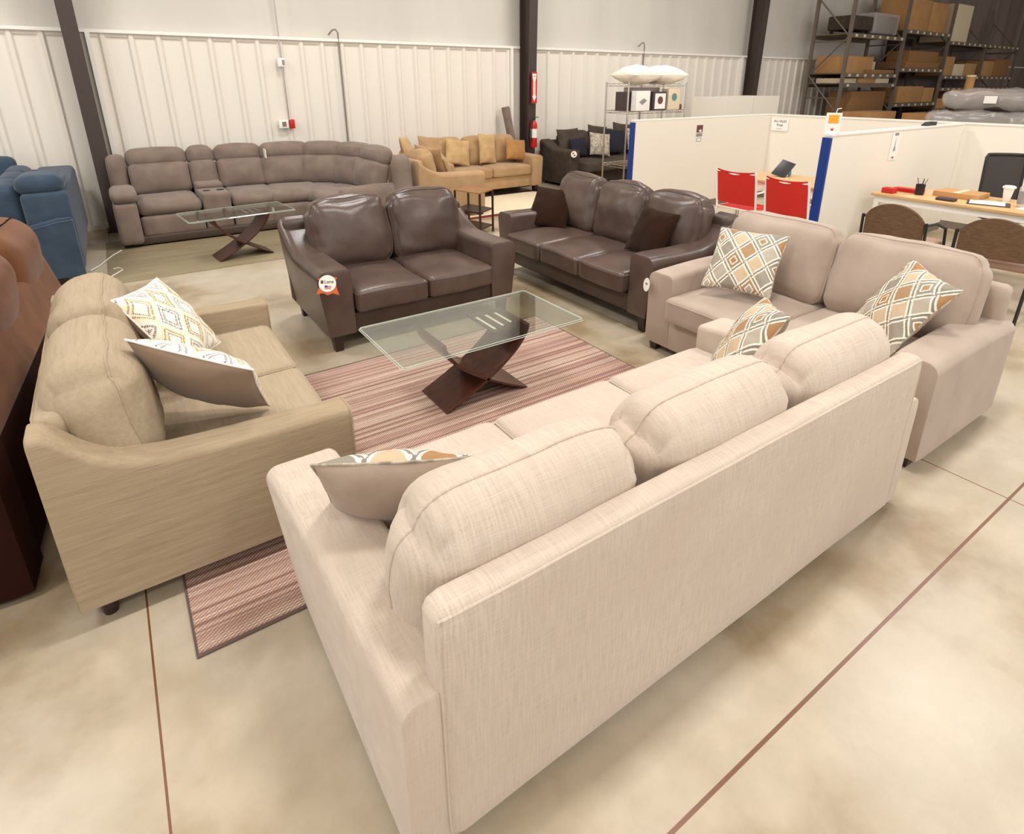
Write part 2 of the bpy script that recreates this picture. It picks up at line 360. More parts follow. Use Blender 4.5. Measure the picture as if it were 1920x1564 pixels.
def arm(parent, m, s, xi, xo, prof, z0, r=.06, flare=0, pipe=None, pm=None, splay=False):
    """prof: list of (y, ztop); loft front to back"""
    rings = []
    ys = []
    for (ya, za), (yb, zb) in zip(prof, prof[1:]):
        pass
    def tang(i):
        if i == 0: a, c = prof[0], prof[1]
        elif i == len(prof)-1: a, c = prof[-2], prof[-1]
        else: a, c = prof[i-1], prof[i+1]
        return (c[1]-a[1])/(c[0]-a[0])
    for i in range(len(prof)-1):
        (ya, za), (yb, zb) = prof[i], prof[i+1]; h = yb-ya; m0, m1 = tang(i)*h, tang(i+1)*h
        for k in range(6):
            q = k/6; ys.append((ya+h*q, (2*q**3-3*q*q+1)*za+(q**3-2*q*q+q)*m0+(-2*q**3+3*q*q)*zb+(q**3-q*q)*m1))
    ys.append(prof[-1]); R = .012
    full = flare; Y1 = prof[-1][0]; ar = arm_ring
    def arm_ring_(y, s, xi, xo, z0, z1, r, flare, e=0): return ar(y, s, xi, xo, z0, z1, r, flare*(max(0, y/Y1) if splay else 1), e)
    rings.append(arm_ring_(ys[0][0], s, xi, xo, z0, ys[0][1], r, flare, R))
    rings.append(arm_ring_(ys[0][0]+R*.3, s, xi, xo, z0, ys[0][1], r, flare, R*.3))
    for y, z in ys[1:-1]: rings.append(arm_ring_(y, s, xi, xo, z0, z, r, flare))
    rings.append(arm_ring_(ys[-1][0]-R*.3, s, xi, xo, z0, ys[-1][1], r, flare, R*.3))
    rings.append(arm_ring_(ys[-1][0], s, xi, xo, z0, ys[-1][1], r, flare, R))
    o = MB().loft(rings).build('arm', m, parent, ang=50)
    if pipe:
        MB().tube(rings[-2][:-1], .0045, 6).build('piping', pm or m, o)
        if pipe == 2: MB().tube(rings[1][:-1], .0045, 6).build('piping', pm or m, o)
    return o
def foot(parent, x, y, h, w=.055, m='leg', round_=False):
    b = MB()
    if round_: b.cyl(x, y, 0, h, w*.34, w*.5, 14)
    else:
        q = w*.36; t = w*.5
        b.add([(x-q, y-q, 0), (x+q, y-q, 0), (x+q, y+q, 0), (x-q, y+q, 0), (x-t, y-t, h), (x+t, y-t, h), (x+t, y+t, h), (x-t, y+t, h)],
              [(0, 3, 2, 1), (4, 5, 6, 7), (0, 1, 5, 4), (1, 2, 6, 5), (2, 3, 7, 6), (3, 0, 4, 7)])
    b.build('leg', m, parent, smooth=round_)
def sofa(name, label, cat, loc, rz, W, D, prof, m, ma=None, at=.2, z0=.1, r=.06, flare=0, bh=.8, bt=.12, sh=.46, st=.18, sf=None, ns=2, nb=2,
         bct=.24, bcz=.93, seams=True, group=None, basem=None, pipe=None, wr=.006, cr=.07, legw=.07, bm_=None, bslope=.0, tilt=-.2, backinset=None,
         bpuff=(.0, .04, .015), bcr=.10, sm=None, bcx=None, roundleg=False, pinch=0.02, spuff=.02, gather=.008, splay=False, bcoff=0):
    t = thing(name, label, cat, loc, rz, group)
    ma = ma or m; basem = basem or m; bm_ = bm_ or m; H = W/2; xi = H-at-flare; xo = H-flare; sf = sf or D
    cz = sh-st
    b = MB().rbox(-xi-.005, xi+.005, .02, D-.02, z0, cz-.004, .012); b.build('base', basem, t)
    MB().box(-xi, xi, .05, D-.06, z0-.02, z0+.004).build('dust_cover', 'blackmat', t, smooth=False)
    bi = (backinset if backinset is not None else at*.5)
    P = cushfn(H-bi, bt/2, (bh-z0)/2, min(.042, bt*.4), (0, .0, 0), wr=.002, seed=3); oz = Vector((0, bt/2, (bh+z0)/2))
    def PB(u, v, tt):
        q = P(u, v, tt)+oz; q.y -= bslope*(q.z-z0)/(bh-z0); return q
    bo = MB().cube(PB, mixr(24), [-1, -.7, -.3, .3, .7, 1], mixr(12)).build('back_frame', bm_, t, ang=50)
    if seams:
        k = linspace(-.985, .985, 30); pts = [PB(-1, -.95, x) for x in linspace(-.98, .96, 12)]+[PB(x, -1, .965) for x in k]+[PB(1, -.95, -x) for x in linspace(-.96, .98, 12)]
        MB().tube(pts, .004, 6).build('piping', sm or bm_, bo)
    for s in (-1, 1): arm(t, ma, s, xi, xo, prof, z0, r, flare, pipe, sm, splay)
    sw = 2*xi/ns; sl = sf-bt-.02; 
    for i in range(ns):
        x = -xi+sw*(i+.5)
        cushion('seat_cushion', m, t, (sw-.006, sl, st), (x, bt+.02+sl/2, sh-st/2), cr*.55, (0, .0, spuff), seams=[('z', .72)] if seams else (), seam_m=sm, wr=wr*.6, seed=i+1, wscale=3)
    bx = bcx or xi; bw = 2*bx/nb; bch = bcz-sh+.03
    for i in range(nb):
        x = -bx+bw*(i+.5)
        cushion('back_cushion', m, t, (bw-.004, bct, bch), (x, bt+bct/2+.01+bcoff-bslope*.7, sh-.03+bch/2), bcr, bpuff, tilt=-tilt, n=20, seams=[('y', .0)] if seams == 2 else ([('y', .62)] if seams else ()), seam_m=sm, wr=wr, seed=i+11+len(name), wscale=5, pinch=pinch, gather=gather)
    for sx in (-1, 1):
        for y in (.08, D-.07): foot(t, sx*(H-flare-.07), y, z0+.005, legw, round_=roundleg)
    return t

def pillow_grid(n, s, th, k=.05, wr=.006, seed=0, sy=1.0):
    """returns function giving front/back point"""
    sd = Vector((seed*2.3, seed*4.1, seed*.7))
    def P(u, v, side):
        x = s/2*u*(1-k*(1-v*v)*u*u); y = s*sy/2*v*(1-k*(1-u*u)*v*v)
        e = max(0, (1-u*u)*(1-v*v))
        z = th/2*(e**.5)*side
        nz = noise.noise_vector(Vector((x*9, y*9, side*3.))+sd)
        w = min(1, e*6)
        ang = math.atan2(y, x); ru = (abs(u*v))
        z += w*(nz.z*wr*1.6) + .006*math.sin(ang*16)*ru*w*side
        return Vector((x+nz.x*wr*.6, y+nz.y*wr*.6, z))
    return P
CR = (246, 238, 218); GR = (139, 128, 118)
def lattice(u, v):
    a = (u*.5+.5)*3.2; b = (v*.5+.5)*2.6
    p = a+b+.15; q = a-b+.35; i = math.floor(p); j = math.floor(q); fp = p-i-.5; fq = q-j-.5
    dp = .5-abs(fp); dq = .5-abs(fq)          # distance to the cell borders
    if (i+j) % 2 == 0 and dp < .19 or (i+j) % 2 and dp < .19 and dq > .13:
        return GR if dp < .055 else (CR if dp < .13 else fill(i, j, fp, fq))
    if dq < .17: return GR if dq < .055 else (CR if dq < .13 else fill(i, j, fp, fq))
    return fill(i, j, fp, fq)
FL = [(200, 176, 146), (150, 140, 126), (172, 138, 104), (182, 170, 154), (204, 182, 152), (160, 150, 136), (168, 128, 90)]
def fill(i, j, fp, fq):
    d = max(abs(fp), abs(fq)); base = FL[(i*3+j*5) % 7]
    if (i-j) % 2 == 0 and i % 2 == 0:
        if .17 < d < .225: return CR
        if .225 <= d < .27: return GR
        if d <= .17: return FL[(i*5+j*2+3) % 7]
    return base
def dotted(u, v):
    a = (u*.5+.5)*2.7+.2; b = (v*.5+.5)*2.1+.35; p = a+b; q = a-b; i = math.floor(p); j = math.floor(q); fp = abs(p-i-.5); fq = abs(q-j-.5); d = max(fp, fq)
    base = (240, 234, 220)
    if (i+j) % 2 == 0 and .24 < d < .47: base = (240, 224, 188)
    if (i*2+j) % 3 == 0 and d < .2: base = (236, 230, 226)
    ln = (abs(d-.24) < .028) or (abs(d-.36) < .028)
    if ln:
        along = q if fp > fq else p
        if (along*19) % 1 < .62: return (104, 78, 86) if (i+j) % 3 else (128, 104, 100)
    return base
def pillow(name, label, T, s=.46, th=.17, front='lattice', back='near_dark', trim=None, n=None, seed=1, group=None, cat='pillow', k=.06, wr=.007, sy=1.0, pat=None):
    t = thing(name, label, cat, group=group); t.matrix_world = T
    n = n or (150 if pat else 26); P = pillow_grid(n, s, th, k, wr, seed, sy)
    for side, nm, mm in ((1, 'front_panel', front), (-1, 'back_panel', back)):
        nn = n if (side == 1 and pat) else 26
        g = [math.sin(PI/2*x)*.75+.25*x for x in linspace(-1, 1, nn+1)]
        vs = [P(u, v, side) for v in g for u in g]; fs = [(j*(nn+1)+i, j*(nn+1)+i+1, (j+1)*(nn+1)+i+1, (j+1)*(nn+1)+i) for j in range(nn) for i in range(nn)]
        if side < 0: fs = [f[::-1] for f in fs]
        me = bpy.data.meshes.new(nm); me.from_pydata([tuple(p) for p in vs], [], fs); me.materials.append(Mt[mm])
        me.polygons.foreach_set('use_smooth', [True]*len(fs))
        if side == 1 and pat:
            at_ = me.color_attributes.new('Col', 'FLOAT_COLOR', 'POINT'); cache = {}; arr = []
            for v in g:
                for u in g:
                    c = pat(u, v)
                    if c not in cache: cache[c] = lin(c)
                    arr += cache[c]
            at_.data.foreach_set('color', arr)
        o = bpy.data.objects.new(nm, me); C.objects.link(o); o.parent = t
    if trim:
        kk = linspace(-1, 1, 30); pts = [P(x, -1, 1) for x in kk]+[P(1, x, 1) for x in kk[1:]]+[P(-x, 1, 1) for x in kk[1:]]+[P(-1, -x, 1) for x in kk[1:-1]]
        MB().tube(pts, .0045, 6, True).build('piping', trim, t)
    return t

# ------------------------------------------------------------------ the building shell
WY = 9.6
struct(MB().box(-9, 34, -9, WY+.3, -.15, 0).build('floor', 'floor', smooth=False))
# lower ribbed liner wall
poly = []
x = -8.9
while x < 33.5:
    if all(abs(x+.15-cx) > .0 for cx in ()): pass
    poly += [(x, WY), (x+.215, WY), (x+.24, WY-.035), (x+.28, WY-.035), (x+.305, WY)]
    x += .305
vs = [(a, b, 0.0) for a, b in poly]+[(a, b, 2.44) for a, b in poly]; n = len(poly)
struct(MB().add(vs, [(i, i+1, i+1+n, i+n) for i in range(n-1)]).build('wall_back', 'wall', smooth=False))
# upper insulation blanket, softly bellied between seams
N = 160; vs = []; fs = []
for j in range(7):
    z = 2.44+(6.6-2.44)*j/6
    for i in range(N+1):
        xx = -9+43*i/N; vs.append((xx, WY+.10+.018*math.sin(xx*2*PI/1.83)*math.sin(j*.9+.6), z))
for j in range(6):
    for i in range(N): a = j*(N+1)+i; fs.append((a, a+1, a+N+2, a+N+1))
struct(MB().add(vs, fs).build('wall_back', 'insul', ang=80))
struct(MB().box(20.3, 33.6, WY-.045, WY-.036, 0, 6.6).build('wall_back', 'wall_shade', smooth=False))  # brown sheet over the liner, painting the unlit far end darker
# cap rail over the liner
b = MB(); b.box(-9, 34, WY-.06, WY+.1, 2.45, 2.49); struct(b.build('trim_1', 'white', smooth=False))
struct(MB().box(-9, 34, WY-.012, WY+.1, 2.405, 2.45).build('trim_2', 'wall', smooth=False))
b = MB(); b.box(-9, 34, WY-.05, WY-.002, 0, .06); struct(b.build('trim_3', 'wall', smooth=False))
struct(MB().box(-9, 34, -9, WY+.3, 6.6, 6.7).build('ceiling', 'insul', smooth=False))
struct(MB().box(33.6, 33.9, -9, WY+.3, 0, 6.6).build('wall_right', 'steel', smooth=False))
cl = ['dark steel column between the blue sectional and the grey recliner sectional', 'dark steel column carrying the red fire extinguisher and arrow sign',
      'dark steel column rising behind the white office partitions', 'dark steel column seen through the storage racks']
for i, lb in enumerate(cl):
    x0 = -.19+6.70*i+(.03 if i else 0); x1 = x0+.17
    t = thing('steel_column', lb, 'column', (x0, 0, 0), 0, 'dark steel columns along the back wall')
    tp = .30
    b = MB()
    # tapered I section: front flange leans toward the room as it rises
    yf0, yf1 = WY-.30, WY-.30-.14
    b.add([(0, yf0, 0), (.17, yf0, 0), (.17, yf0+.02, 0), (0, yf0+.02, 0), (0, yf1, 6.6), (.17, yf1, 6.6), (.17, yf1+.02, 6.6), (0, yf1+.02, 6.6)],
          [(0, 3, 2, 1), (4, 5, 6, 7), (0, 1, 5, 4), (1, 2, 6, 5), (2, 3, 7, 6), (3, 0, 4, 7)]).build('front_flange', 'steel', t, smooth=False)
    b = MB(); b.add([(.08, yf0+.02, 0), (.092, yf0+.02, 0), (.092, WY-.045, 0), (.08, WY-.045, 0), (.08, yf1+.02, 6.6), (.092, yf1+.02, 6.6), (.092, WY-.045, 6.6), (.08, WY-.045, 6.6)],
          [(0, 3, 2, 1), (4, 5, 6, 7), (0, 1, 5, 4), (1, 2, 6, 5), (2, 3, 7, 6), (3, 0, 4, 7)]).build('web', 'steel', t, smooth=False)
    MB().box(0, .17, WY-.065, WY-.045, 0, 6.6).build('rear_flange', 'steel', t, smooth=False)
    MB().box(-.03, .20, WY-.36, WY-.05, 0, .02).build('base_plate', 'steel', t, smooth=False)
    for k, xx in enumerate((x0-.20, x1+.05)):
        if i == 0 and k == 0: continue
        struct(MB().box(xx, xx+.05, WY-.07, WY+.06, 0, 2.45).build('trim_%d' % (4+2*i+k), 'white', smooth=False))

# ------------------------------------------------------------------ near beige sofa
flat = [(.015, .575), (.5, .60), (.9, .605), (1.07, .59)]
t = sofa('three_seat_sofa', 'light taupe three-seat sofa seen from behind in the foreground', 'sofa', (1.495, .85, 0), 0, 2.53, 1.03,
     flat, 'near', at=.20, z0=.035, r=.045, flare=.05, splay=True, bh=.80, bt=.10, sh=.48, st=.17, sf=1.07, ns=3, nb=3, bct=.29, bcz=.94, seams=2, wr=.007, bcr=.14, gather=.016,
     backinset=.14, bpuff=(.02, .012, .0), cr=.09, legw=.06, bcx=1.11, pinch=.05, spuff=.035)
# ------------------------------------------------------------------ grey loveseat on the right
t = sofa('loveseat', 'grey two-seat loveseat at the right, under two lattice-print pillows', 'loveseat', (4.03, 1.85, 0), PI/2, 1.86, 1.02,
     [(.015, .60), (.5, .615), (1.0, .60)], 'greyls', at=.22, z0=.06, r=.06, bh=.80, bt=.12, sh=.47, st=.18, sf=1.08, ns=2, nb=2, bct=.25, bcz=.97, seams=1, wr=.010, bcr=.10,
     backinset=.06, bpuff=(.02, .05, .02), legw=.07, bcx=.80, pinch=.03, spuff=.03, tilt=-.24)
# price tag on its far arm
# ------------------------------------------------------------------ tan loveseat on the left
sweep = [(.0, .80), (.05, .79), (.13, .70), (.23, .635), (.38, .60), (1.03, .575)]
t = sofa('loveseat', 'khaki linen loveseat at the left, its swept arm toward the foreground', 'loveseat', (-.40, 2.99, 0), -PI/2, 1.66, 1.03,
     sweep, 'tan', 'tan_arm', at=.14, z0=.09, r=.03, bh=.80, bt=.11, sh=.45, st=.15, sf=1.01, ns=2, nb=2, bct=.31, bcz=.95, seams=1, wr=.012, bcr=.145, gather=.014,
     backinset=.135, bpuff=(.02, .015, .0), legw=.07, pipe=1, sm='tan', bcx=.70, bcoff=-.075, pinch=.04, spuff=.015, tilt=-.14, roundleg=True)
# ------------------------------------------------------------------ leather pair
sweepl = [(.0, .84), (.14, .74), (.30, .655), (.45, .62), (1.0, .63)]
lw = dict(basem='vinyl', bm_='vinyl', z0=.13, r=.07, flare=.05, bt=.12, sh=.455, st=.17, bct=.26, seams=1, wr=.017, bcr=.10, legw=.08, bpuff=(.01, .06, .04), pinch=.05, gather=.016, spuff=.03)
t = sofa('leather_loveseat', 'dark brown leather loveseat with a round white tag on its arm', 'loveseat', (1.83, 4.93, 0), PI, 1.66, 1.0,
     sweepl, 'leather', 'leather', at=.20, bh=.82, sf=1.05, ns=2, nb=2, bcz=.98, bcx=.66, backinset=.03, **lw)
LLS = t
t = sofa('leather_sofa', 'dark brown leather three-seat sofa holding two chocolate pillows', 'sofa', (4.17, 3.95, 0), PI/2, 2.16, 1.0,
     sweepl, 'leather', 'leather', at=.20, bh=.82, sf=1.07, ns=3, nb=3, bcz=.97, bcx=.93, backinset=.03, **lw)
# ------------------------------------------------------------------ throw pillows
def PT(pos, n, u): return basis(n, u, pos)
LG = 'lattice-print pillows on the taupe and grey sofas'
pillow('throw_pillow', 'lattice-print pillow showing its plain grey back, leaning at the near end of the taupe sofa', PT((.55, 1.46, .655), (.40, .75, .53), (-.2, -.45, .85)), .46, .18, 'lattice', 'near_dark', 'silver', pat=lattice, seed=3)
pillow('throw_pillow', 'lattice-print pillow edge-on at the far end of the taupe sofa, above its last seat', PT((2.346, 1.50, .68), (-.52, .60, .50), (.502, -.303, .81)), .45, .16, 'lattice', 'near_dark', 'silver', pat=lattice, seed=4)
pillow('throw_pillow', 'lattice-print pillow upright at the far arm of the grey loveseat', PT((3.36, 2.25, .735), (-.715, -.216, .60), (.607, .2, .78)), .45, .15, 'lattice', 'near_dark', 'silver', pat=lattice, seed=5)
pillow('throw_pillow', 'large lattice-print pillow slumped at the near arm of the grey loveseat', PT((3.46, 1.30, .70), (-.682, .473, .558), (.398, -.4, .826)), .46, .15, 'lattice', 'near_dark', 'silver', pat=lattice, seed=6, k=.09)
pillow('throw_pillow', 'white dotted-diamond pillow lying farther from the camera on the khaki loveseat', PT((.09, 3.242, .715), (.751, -.321, .577), (-.485, .326, .812)), .46, .16, 'dotted', 'backtan', 'paper', pat=dotted, seed=7)
pillow('throw_pillow', 'dotted-diamond pillow showing its brown back, nearer on the khaki loveseat', PT((.148, 2.52, .715), (.55, .52, .62), (-.315, -.75, .481)), .47, .18, 'dotted', 'backtan', 'paper', pat=dotted, seed=8)
pillow('throw_pillow', 'chocolate velvet pillow at the far arm of the leather sofa', PT((3.64, 4.74, .655), (-.652, -.374, .62), (.591, .294, .751)), .45, .13, 'darkpil', 'darkpil', seed=9, group=None)
pillow('throw_pillow', 'chocolate velvet pillow nearer the grey loveseat on the leather sofa', PT((3.66, 3.371, .665), (-.884, .02, .466), (.465, -.049, .884)), .42, .13, 'darkpil', 'darkpil', seed=10)

# ------------------------------------------------------------------ tag on the leather loveseat
t = thing('hang_tag', 'round white maker tag with orange ribbon on the leather loveseat arm', 'tag')
T = basis((-.45, -.80, .38), (0, 0, 1), (1.055, 3.865, .555)); t.matrix_world = T
b = MB()
b.prism([(math.cos(2*PI*k/28)*.058, .012+math.sin(2*PI*k/28)*.058) for k in range(28)], 0, .002, 'z'); b.build('disc', 'paper', t, smooth=False)
b = MB(); b.prism([(-.066, .045), (-.05, .03), (-.06, -.02), (-.075, -.062), (-.03, -.052), (0, -.068), (.035, -.055), (.078, -.07), (.062, -.02), (.055, .035), (.066, .05), (.02, .062), (-.03, .06)], -.003, -.001, 'z'); b.build('ribbon', 'tape', t, smooth=False)
text('lettering', 'Lane', .034, Matrix.Translation((.012, .024, .003)), 'dkprint', t)
b = MB(); b.prism([(-.044, .012), (-.026, .012), (-.026, .034), (-.044, .034)], .002, .0028, 'z'); b.build('square_mark', 'plum', t, smooth=False)
b = MB()
for k in range(5): b.prism([(-.018 if k < 3 else -.018, -.026+.005*k), (.026, -.026+.005*k), (.026, -.0235+.005*k), (-.018, -.0235+.005*k)], .002, .003, 'z')
b.build('flag_stripe', 'redprint', t, smooth=False)
b = MB(); b.prism([(-.018, -.013), (0, -.013), (0, -.001), (-.018, -.001)], .003, .0038, 'z'); b.build('flag_canton', 'bluepost', t, smooth=False)
# tag on the grey loveseat
t = thing('hang_tag', 'small white round tag on the far arm front of the grey loveseat', 'tag'); t.matrix_world = basis((-1, .1, .1), (0, 0, 1), (2.985, 2.755, .50))
MB().prism([(math.cos(2*PI*k/20)*.032, math.sin(2*PI*k/20)*.05) for k in range(20)], 0, .002, 'z').build('card', 'paper', t, smooth=False)
MB().prism([(-.012, .0), (.012, .0), (.012, .014), (-.012, .014)], .002, .003, 'z').build('printed_mark', 'grey', t, smooth=False)

# ------------------------------------------------------------------ striped rug
t = thing('area_rug', 'striped mauve and cream woven rug under the glass coffee table', 'rug', (-.08, 1.83, 0))
MB().rbox(0, 2.78, 0, 1.88, .001, .010, .004).build('pile', 'rug', t)
MB().tube([(0, 0, .006), (2.78, 0, .006), (2.78, 1.88, .006), (0, 1.88, .006)], .008, 6, True).build('binding', 'binding', t)

# ------------------------------------------------------------------ glass coffee table
def xtable(label, loc, rz, L=1.22, Wd=.66, h=.46, s=1.0, group=None):
    t = thing('coffee_table', label, 'table', loc, rz, group)
    a, b2 = L/2, Wd/2
    def rr(e, z, r=.02):
        pts = []
        for cx, cy, a0 in ((a-e-r, b2-e-r, 0), (-(a-e-r), b2-e-r, PI/2), (-(a-e-r), -(b2-e-r), PI), (a-e-r, -(b2-e-r), 1.5*PI)):
            for k in range(5): pts.append(Vector((cx+r*math.cos(a0+PI/8*k), cy+r*math.sin(a0+PI/8*k), z)))
        return pts
    MB().loft([rr(.0, h-.012), rr(0, h-.008), rr(.008, h)]).build('glass_top', 'glass', t, ang=20)
    for z, e in ((h-.0015, .006), (h-.0105, .0)):
        MB().tube([p+Vector((0, 0, 0)) for p in rr(e, z)], .0022, 6, True).build('polished_edge', 'edge', t)
    # mitred pad under the glass with three routed slots
    o = MB().prism([(.05, -.17), (.20, -.17), (.29, -.06), (.29, .17), (.05, .17)], h-.026, h-.014, 'z').build('support_pad', 'walnut', t, smooth=False)
    bb = MB()
    for k, xx in enumerate((.07, .14, .21)): bb.rbox(xx, xx+.018, -.13+.02*k, .10, h-.0138, h-.0128, .004)
    bb.build('slot', 'part', o)
    # two crossed concave planks
    for sgn, wd, y0 in ((1, .34, 0), (-1, .34, 0)):
        prof = []
        for k in range(15):
            q = k/14; z = .006+(h-.022)*q
            prof.append((sgn*(-.28+.57*(1-(1-q)**1.75)), z))
        rings = []
        for (x, z), k in zip(prof, range(15)):
            tq = .014
            rings.append([Vector((x-tq, -wd/2, z)), Vector((x+tq, -wd/2, z)), Vector((x+tq, wd/2, z)), Vector((x-tq, wd/2, z))])
        MB().loft(rings).build('crossed_leg', 'walnut', t, ang=30)
    return t
xtable('glass-topped coffee table with crossed dark wood legs on the striped rug', (1.64, 2.90, .010), 0)
xtable('glass-topped table with crossed wood legs before the grey recliner sectional', (1.05, 7.15, .008), .1, 1.1, .62, .50)

# ------------------------------------------------------------------ rust leather seat, far left
t = thing('leather_recliner', 'rust brown suede sofa cut by the left edge of the photo', 'sofa', (-.445, 3.95, 0), PI/2-.07)
MB().rbox(-1.3, 1.3, .16, .9, .03, .42, .03).build('base', 'orange_d', t)
P = cushfn(1.3, .06, .16, .045)
def PBk(u, v, q): p = P(u, v, q)+Vector((0, .06, .57)); p.y += .20*(p.z)/.85; return p
P2 = cushfn(1.3, .06, .20, .02)
def PBl(u, v, q): p = P2(u, v, q)+Vector((0, .06, .24)); p.y += .20*(p.z)/.85; return p
MB().cube(PBl, mixr(20), mixr(6), mixr(8)).build('shaded_lower_back', 'orange_d', t)  # lower back split off in dark colour, painting shade in the gap
MB().cube(PBk, mixr(20), mixr(6), mixr(12)).build('back_frame', 'orange', t)
for i, x in enumerate((-.86, .0, .86)):
    cushion('back_cushion', 'orange', t, (.86, .38, .56), (x, .36, .74), .17, (.02, .03, .0), tilt=.10, n=18, seams=[('y', -.35)], seam_m='orange_d', wr=.010, seed=i+40, wscale=4, gather=.01)
    cushion('seat_cushion', 'orange', t, (.86, .66, .2), (x, .62, .50), .07, (0, 0, .02), n=10)
for q in (-1,): arm(t, 'orange_d', q, 1.3, 1.5, [(.0, .62), (.4, .62), (.92, .6)], .03, .07)

# ------------------------------------------------------------------ blue tufted sectional
t = thing('blue_sectional', 'slate blue tufted sectional sofa against the back wall at the left', 'sofa', (0, 0, 0))
MB().rbox(-3.6, -.42, 8.3, 9.35, .10, .30, .03).build('base', 'blue', t)
MB().rbox(-1.4, -.42, 6.95, 8.3, .10, .30, .03).build('base', 'blue', t)
MB().rbox(-3.6, -.40, 9.22, 9.42, .12, .86, .04).build('back_frame', 'blue', t)
MB().rbox(-.76, -.40, 6.97, 9.3, .12, .90, .05).build('back_frame', 'blue', t)
MB().rbox(-1.44, -.56, 6.96, 6.98, 0, .10, .005).build('plinth', 'leg', t)
for lx, ly in ((-3.5, 8.4), (-3.5, 9.3), (-.5, 9.3), (-1.3, 8.4)): foot(t, lx, ly, .11)
# slanted end arm
b = MB(); b.prism([(-1.42, .10), (-.41, .10), (-.41, .64), (-.52, .635), (-1.42, .44)], 6.86, 6.96, 'y'); o = b.build('arm', 'blue', t, smooth=False)
MB().tube([(-1.42, 6.92, .445), (-.52, 6.92, .64), (-.42, 6.92, .645)], [.02, .024, .02], 8).build('piping', 'blue', o)
for i, x in enumerate((-3.2, -2.55, -1.9, -1.25)):
    o = cushion('back_cushion', 'blue', t, (.65, .22, .60), (x, 9.13, .75), .07, (0, .04, .02), n=14, wr=.004, seed=i)
    b = MB()
    for bx in (-.16, .16):
        for bz in (.60, .78): MB().set(Matrix.Translation((x+bx, 9.005-.03, bz)) @ Matrix.Rotation(PI/2, 4, 'X')).cyl(0, 0, -.012, .012, .014, n=10).build('button', 'blue', o)
    cushion('seat_cushion', 'blue', t, (.65, .86, .17), (x, 8.62, .38), .05, (0, 0, .02), n=10)
for i, y in enumerate((8.55, 7.95, 7.35)):
    cushion('back_cushion', 'blue', t, (.24, .60, .54), (-.88, y, .70), .08, (.04, 0, .03), n=14, wr=.006, seed=i+5)
    if i: cushion('seat_cushion', 'blue', t, (.5, .60, .17), (-1.22, y, .38), .05, (0, 0, .02), n=10)
# rolled head at the corner
cushion('headrest', 'blue', t, (.38, .70, .17), (-.60, 7.34, .95), .08, (0, 0, .02), n=12, wr=.008, seed=3, tilt=-.05)

# ------------------------------------------------------------------ grey recliner sectional
t = thing('recliner_sectional', 'grey-brown curved reclining sectional along the back wall with cup-holder console', 'sofa', (0, 0, 0))
def seg(cx, cy, ang, wd, kind='seat', front=1.32, seed=0):
    """cx,cy back-centre; ang = facing direction angle from -Y (clockwise seen from above is negative X)"""
    R = Matrix.Translation((cx, cy, 0)) @ Matrix.Rotation(PI-ang, 4, 'Z')   # local +Y forward
    def part(nm, size, c, r=.06, puff=(0, 0, .02), tilt=0, **k):
        P0 = cushfn(size[0]/2, size[1]/2, size[2]/2, r, puff, wr=.006, seed=seed, **k); T = R @ Matrix.Translation(c) @ Matrix.Rotation(tilt, 4, 'X')
        return MB().cube(lambda u, v, q: T @ P0(u, v, q), mixr(12), mixr(10), mixr(10)).build(nm, 'recl', t, ang=60)
    part('headrest', (wd-.01, .24, .25), (0, .20, .92), .09, (.01, .03, .02), .15)
    part('back_cushion', (wd-.005, .26, .40), (0, .30, .66), .07, (0, .05, .01), .22)
    fr = front-.1
    if kind == 'seat':
        part('seat_cushion', (wd-.01, fr-.42, .17), (0, .36+(fr-.36)/2, .415), .07, (0, .02, .025))
        part('footrest_panel', (wd-.01, .10, .27), (0, fr-.05, .20), .04, (0, .01, 0))
    if kind == 'console':
        part('console_box', (wd-.01, fr-.42, .47), (0, .36+(fr-.36)/2, .315), .03, (0, 0, 0))
        o = part('console_lid', (wd-.02, .34, .07), (0, .58, .575), .03, (0, 0, .01))
        b = MB()
        for sx in (-.08, .08): b.set(R).cyl(sx, .98, .551, .556, .045, n=18)
        b.build('cup_holder', 'blackmat', t)
    if kind == 'wedge':
        part('seat_cushion', (wd*.72, fr-.5, .17), (0, .36+(fr-.5)/2, .40), .07, (0, .02, .02))
        part('footrest_panel', (wd*.5, .1, .25), (0, fr-.16, .20), .04, (0, .01, 0))
seg(.50, 9.50, 0, .70, seed=1); seg(1.02, 9.50, 0, .34, 'console', seed=2); seg(1.50, 9.48, 0, .62, seed=3)
seg(2.14, 9.40, .12, .68, seed=4); seg(2.75, 9.12, .62, .62, 'wedge', seed=5); seg(3.13, 8.62, 1.15, .58, 'wedge', seed=6); seg(3.24, 7.98, 1.50, .66, front=1.2, seed=7)
MB().rbox(-.08, 2.3, 9.36, 9.54, .03, .80, .05).build('back_frame', 'recl', t)
b = MB(); b.rbox(.02, 2.2, 8.2, 9.4, .02, .12, .02); b.build('base', 'vinyl', t)
cushion('arm', 'recl', t, (.24, 1.20, .50), (.03, 8.74, .29), .05, (.0, 0, .0), n=12)
cushion('arm_pad', 'recl', t, (.27, .72, .14), (.04, 8.50, .60), .07, (.0, 0, .02), n=12, wr=.006)
cushion('arm', 'recl', t, (.22, .30, .86), (.04, 9.30, .56), .08, (.0, 0, .0), n=12)
cushion('arm', 'recl', t, (1.0, .18, .55), (2.85, 7.58, .30), .08, (0, 0, .02), n=12)
cushion('arm', 'recl', t, (.26, .22, .92), (3.22, 7.52, .48), .10, (.0, 0, .02), n=12, tilt=-.1)
b = MB(); b.box(1.815, 1.825, 9.0, 9.14, .86, .98); b.build('sewn_label', 'paper', t, smooth=False)
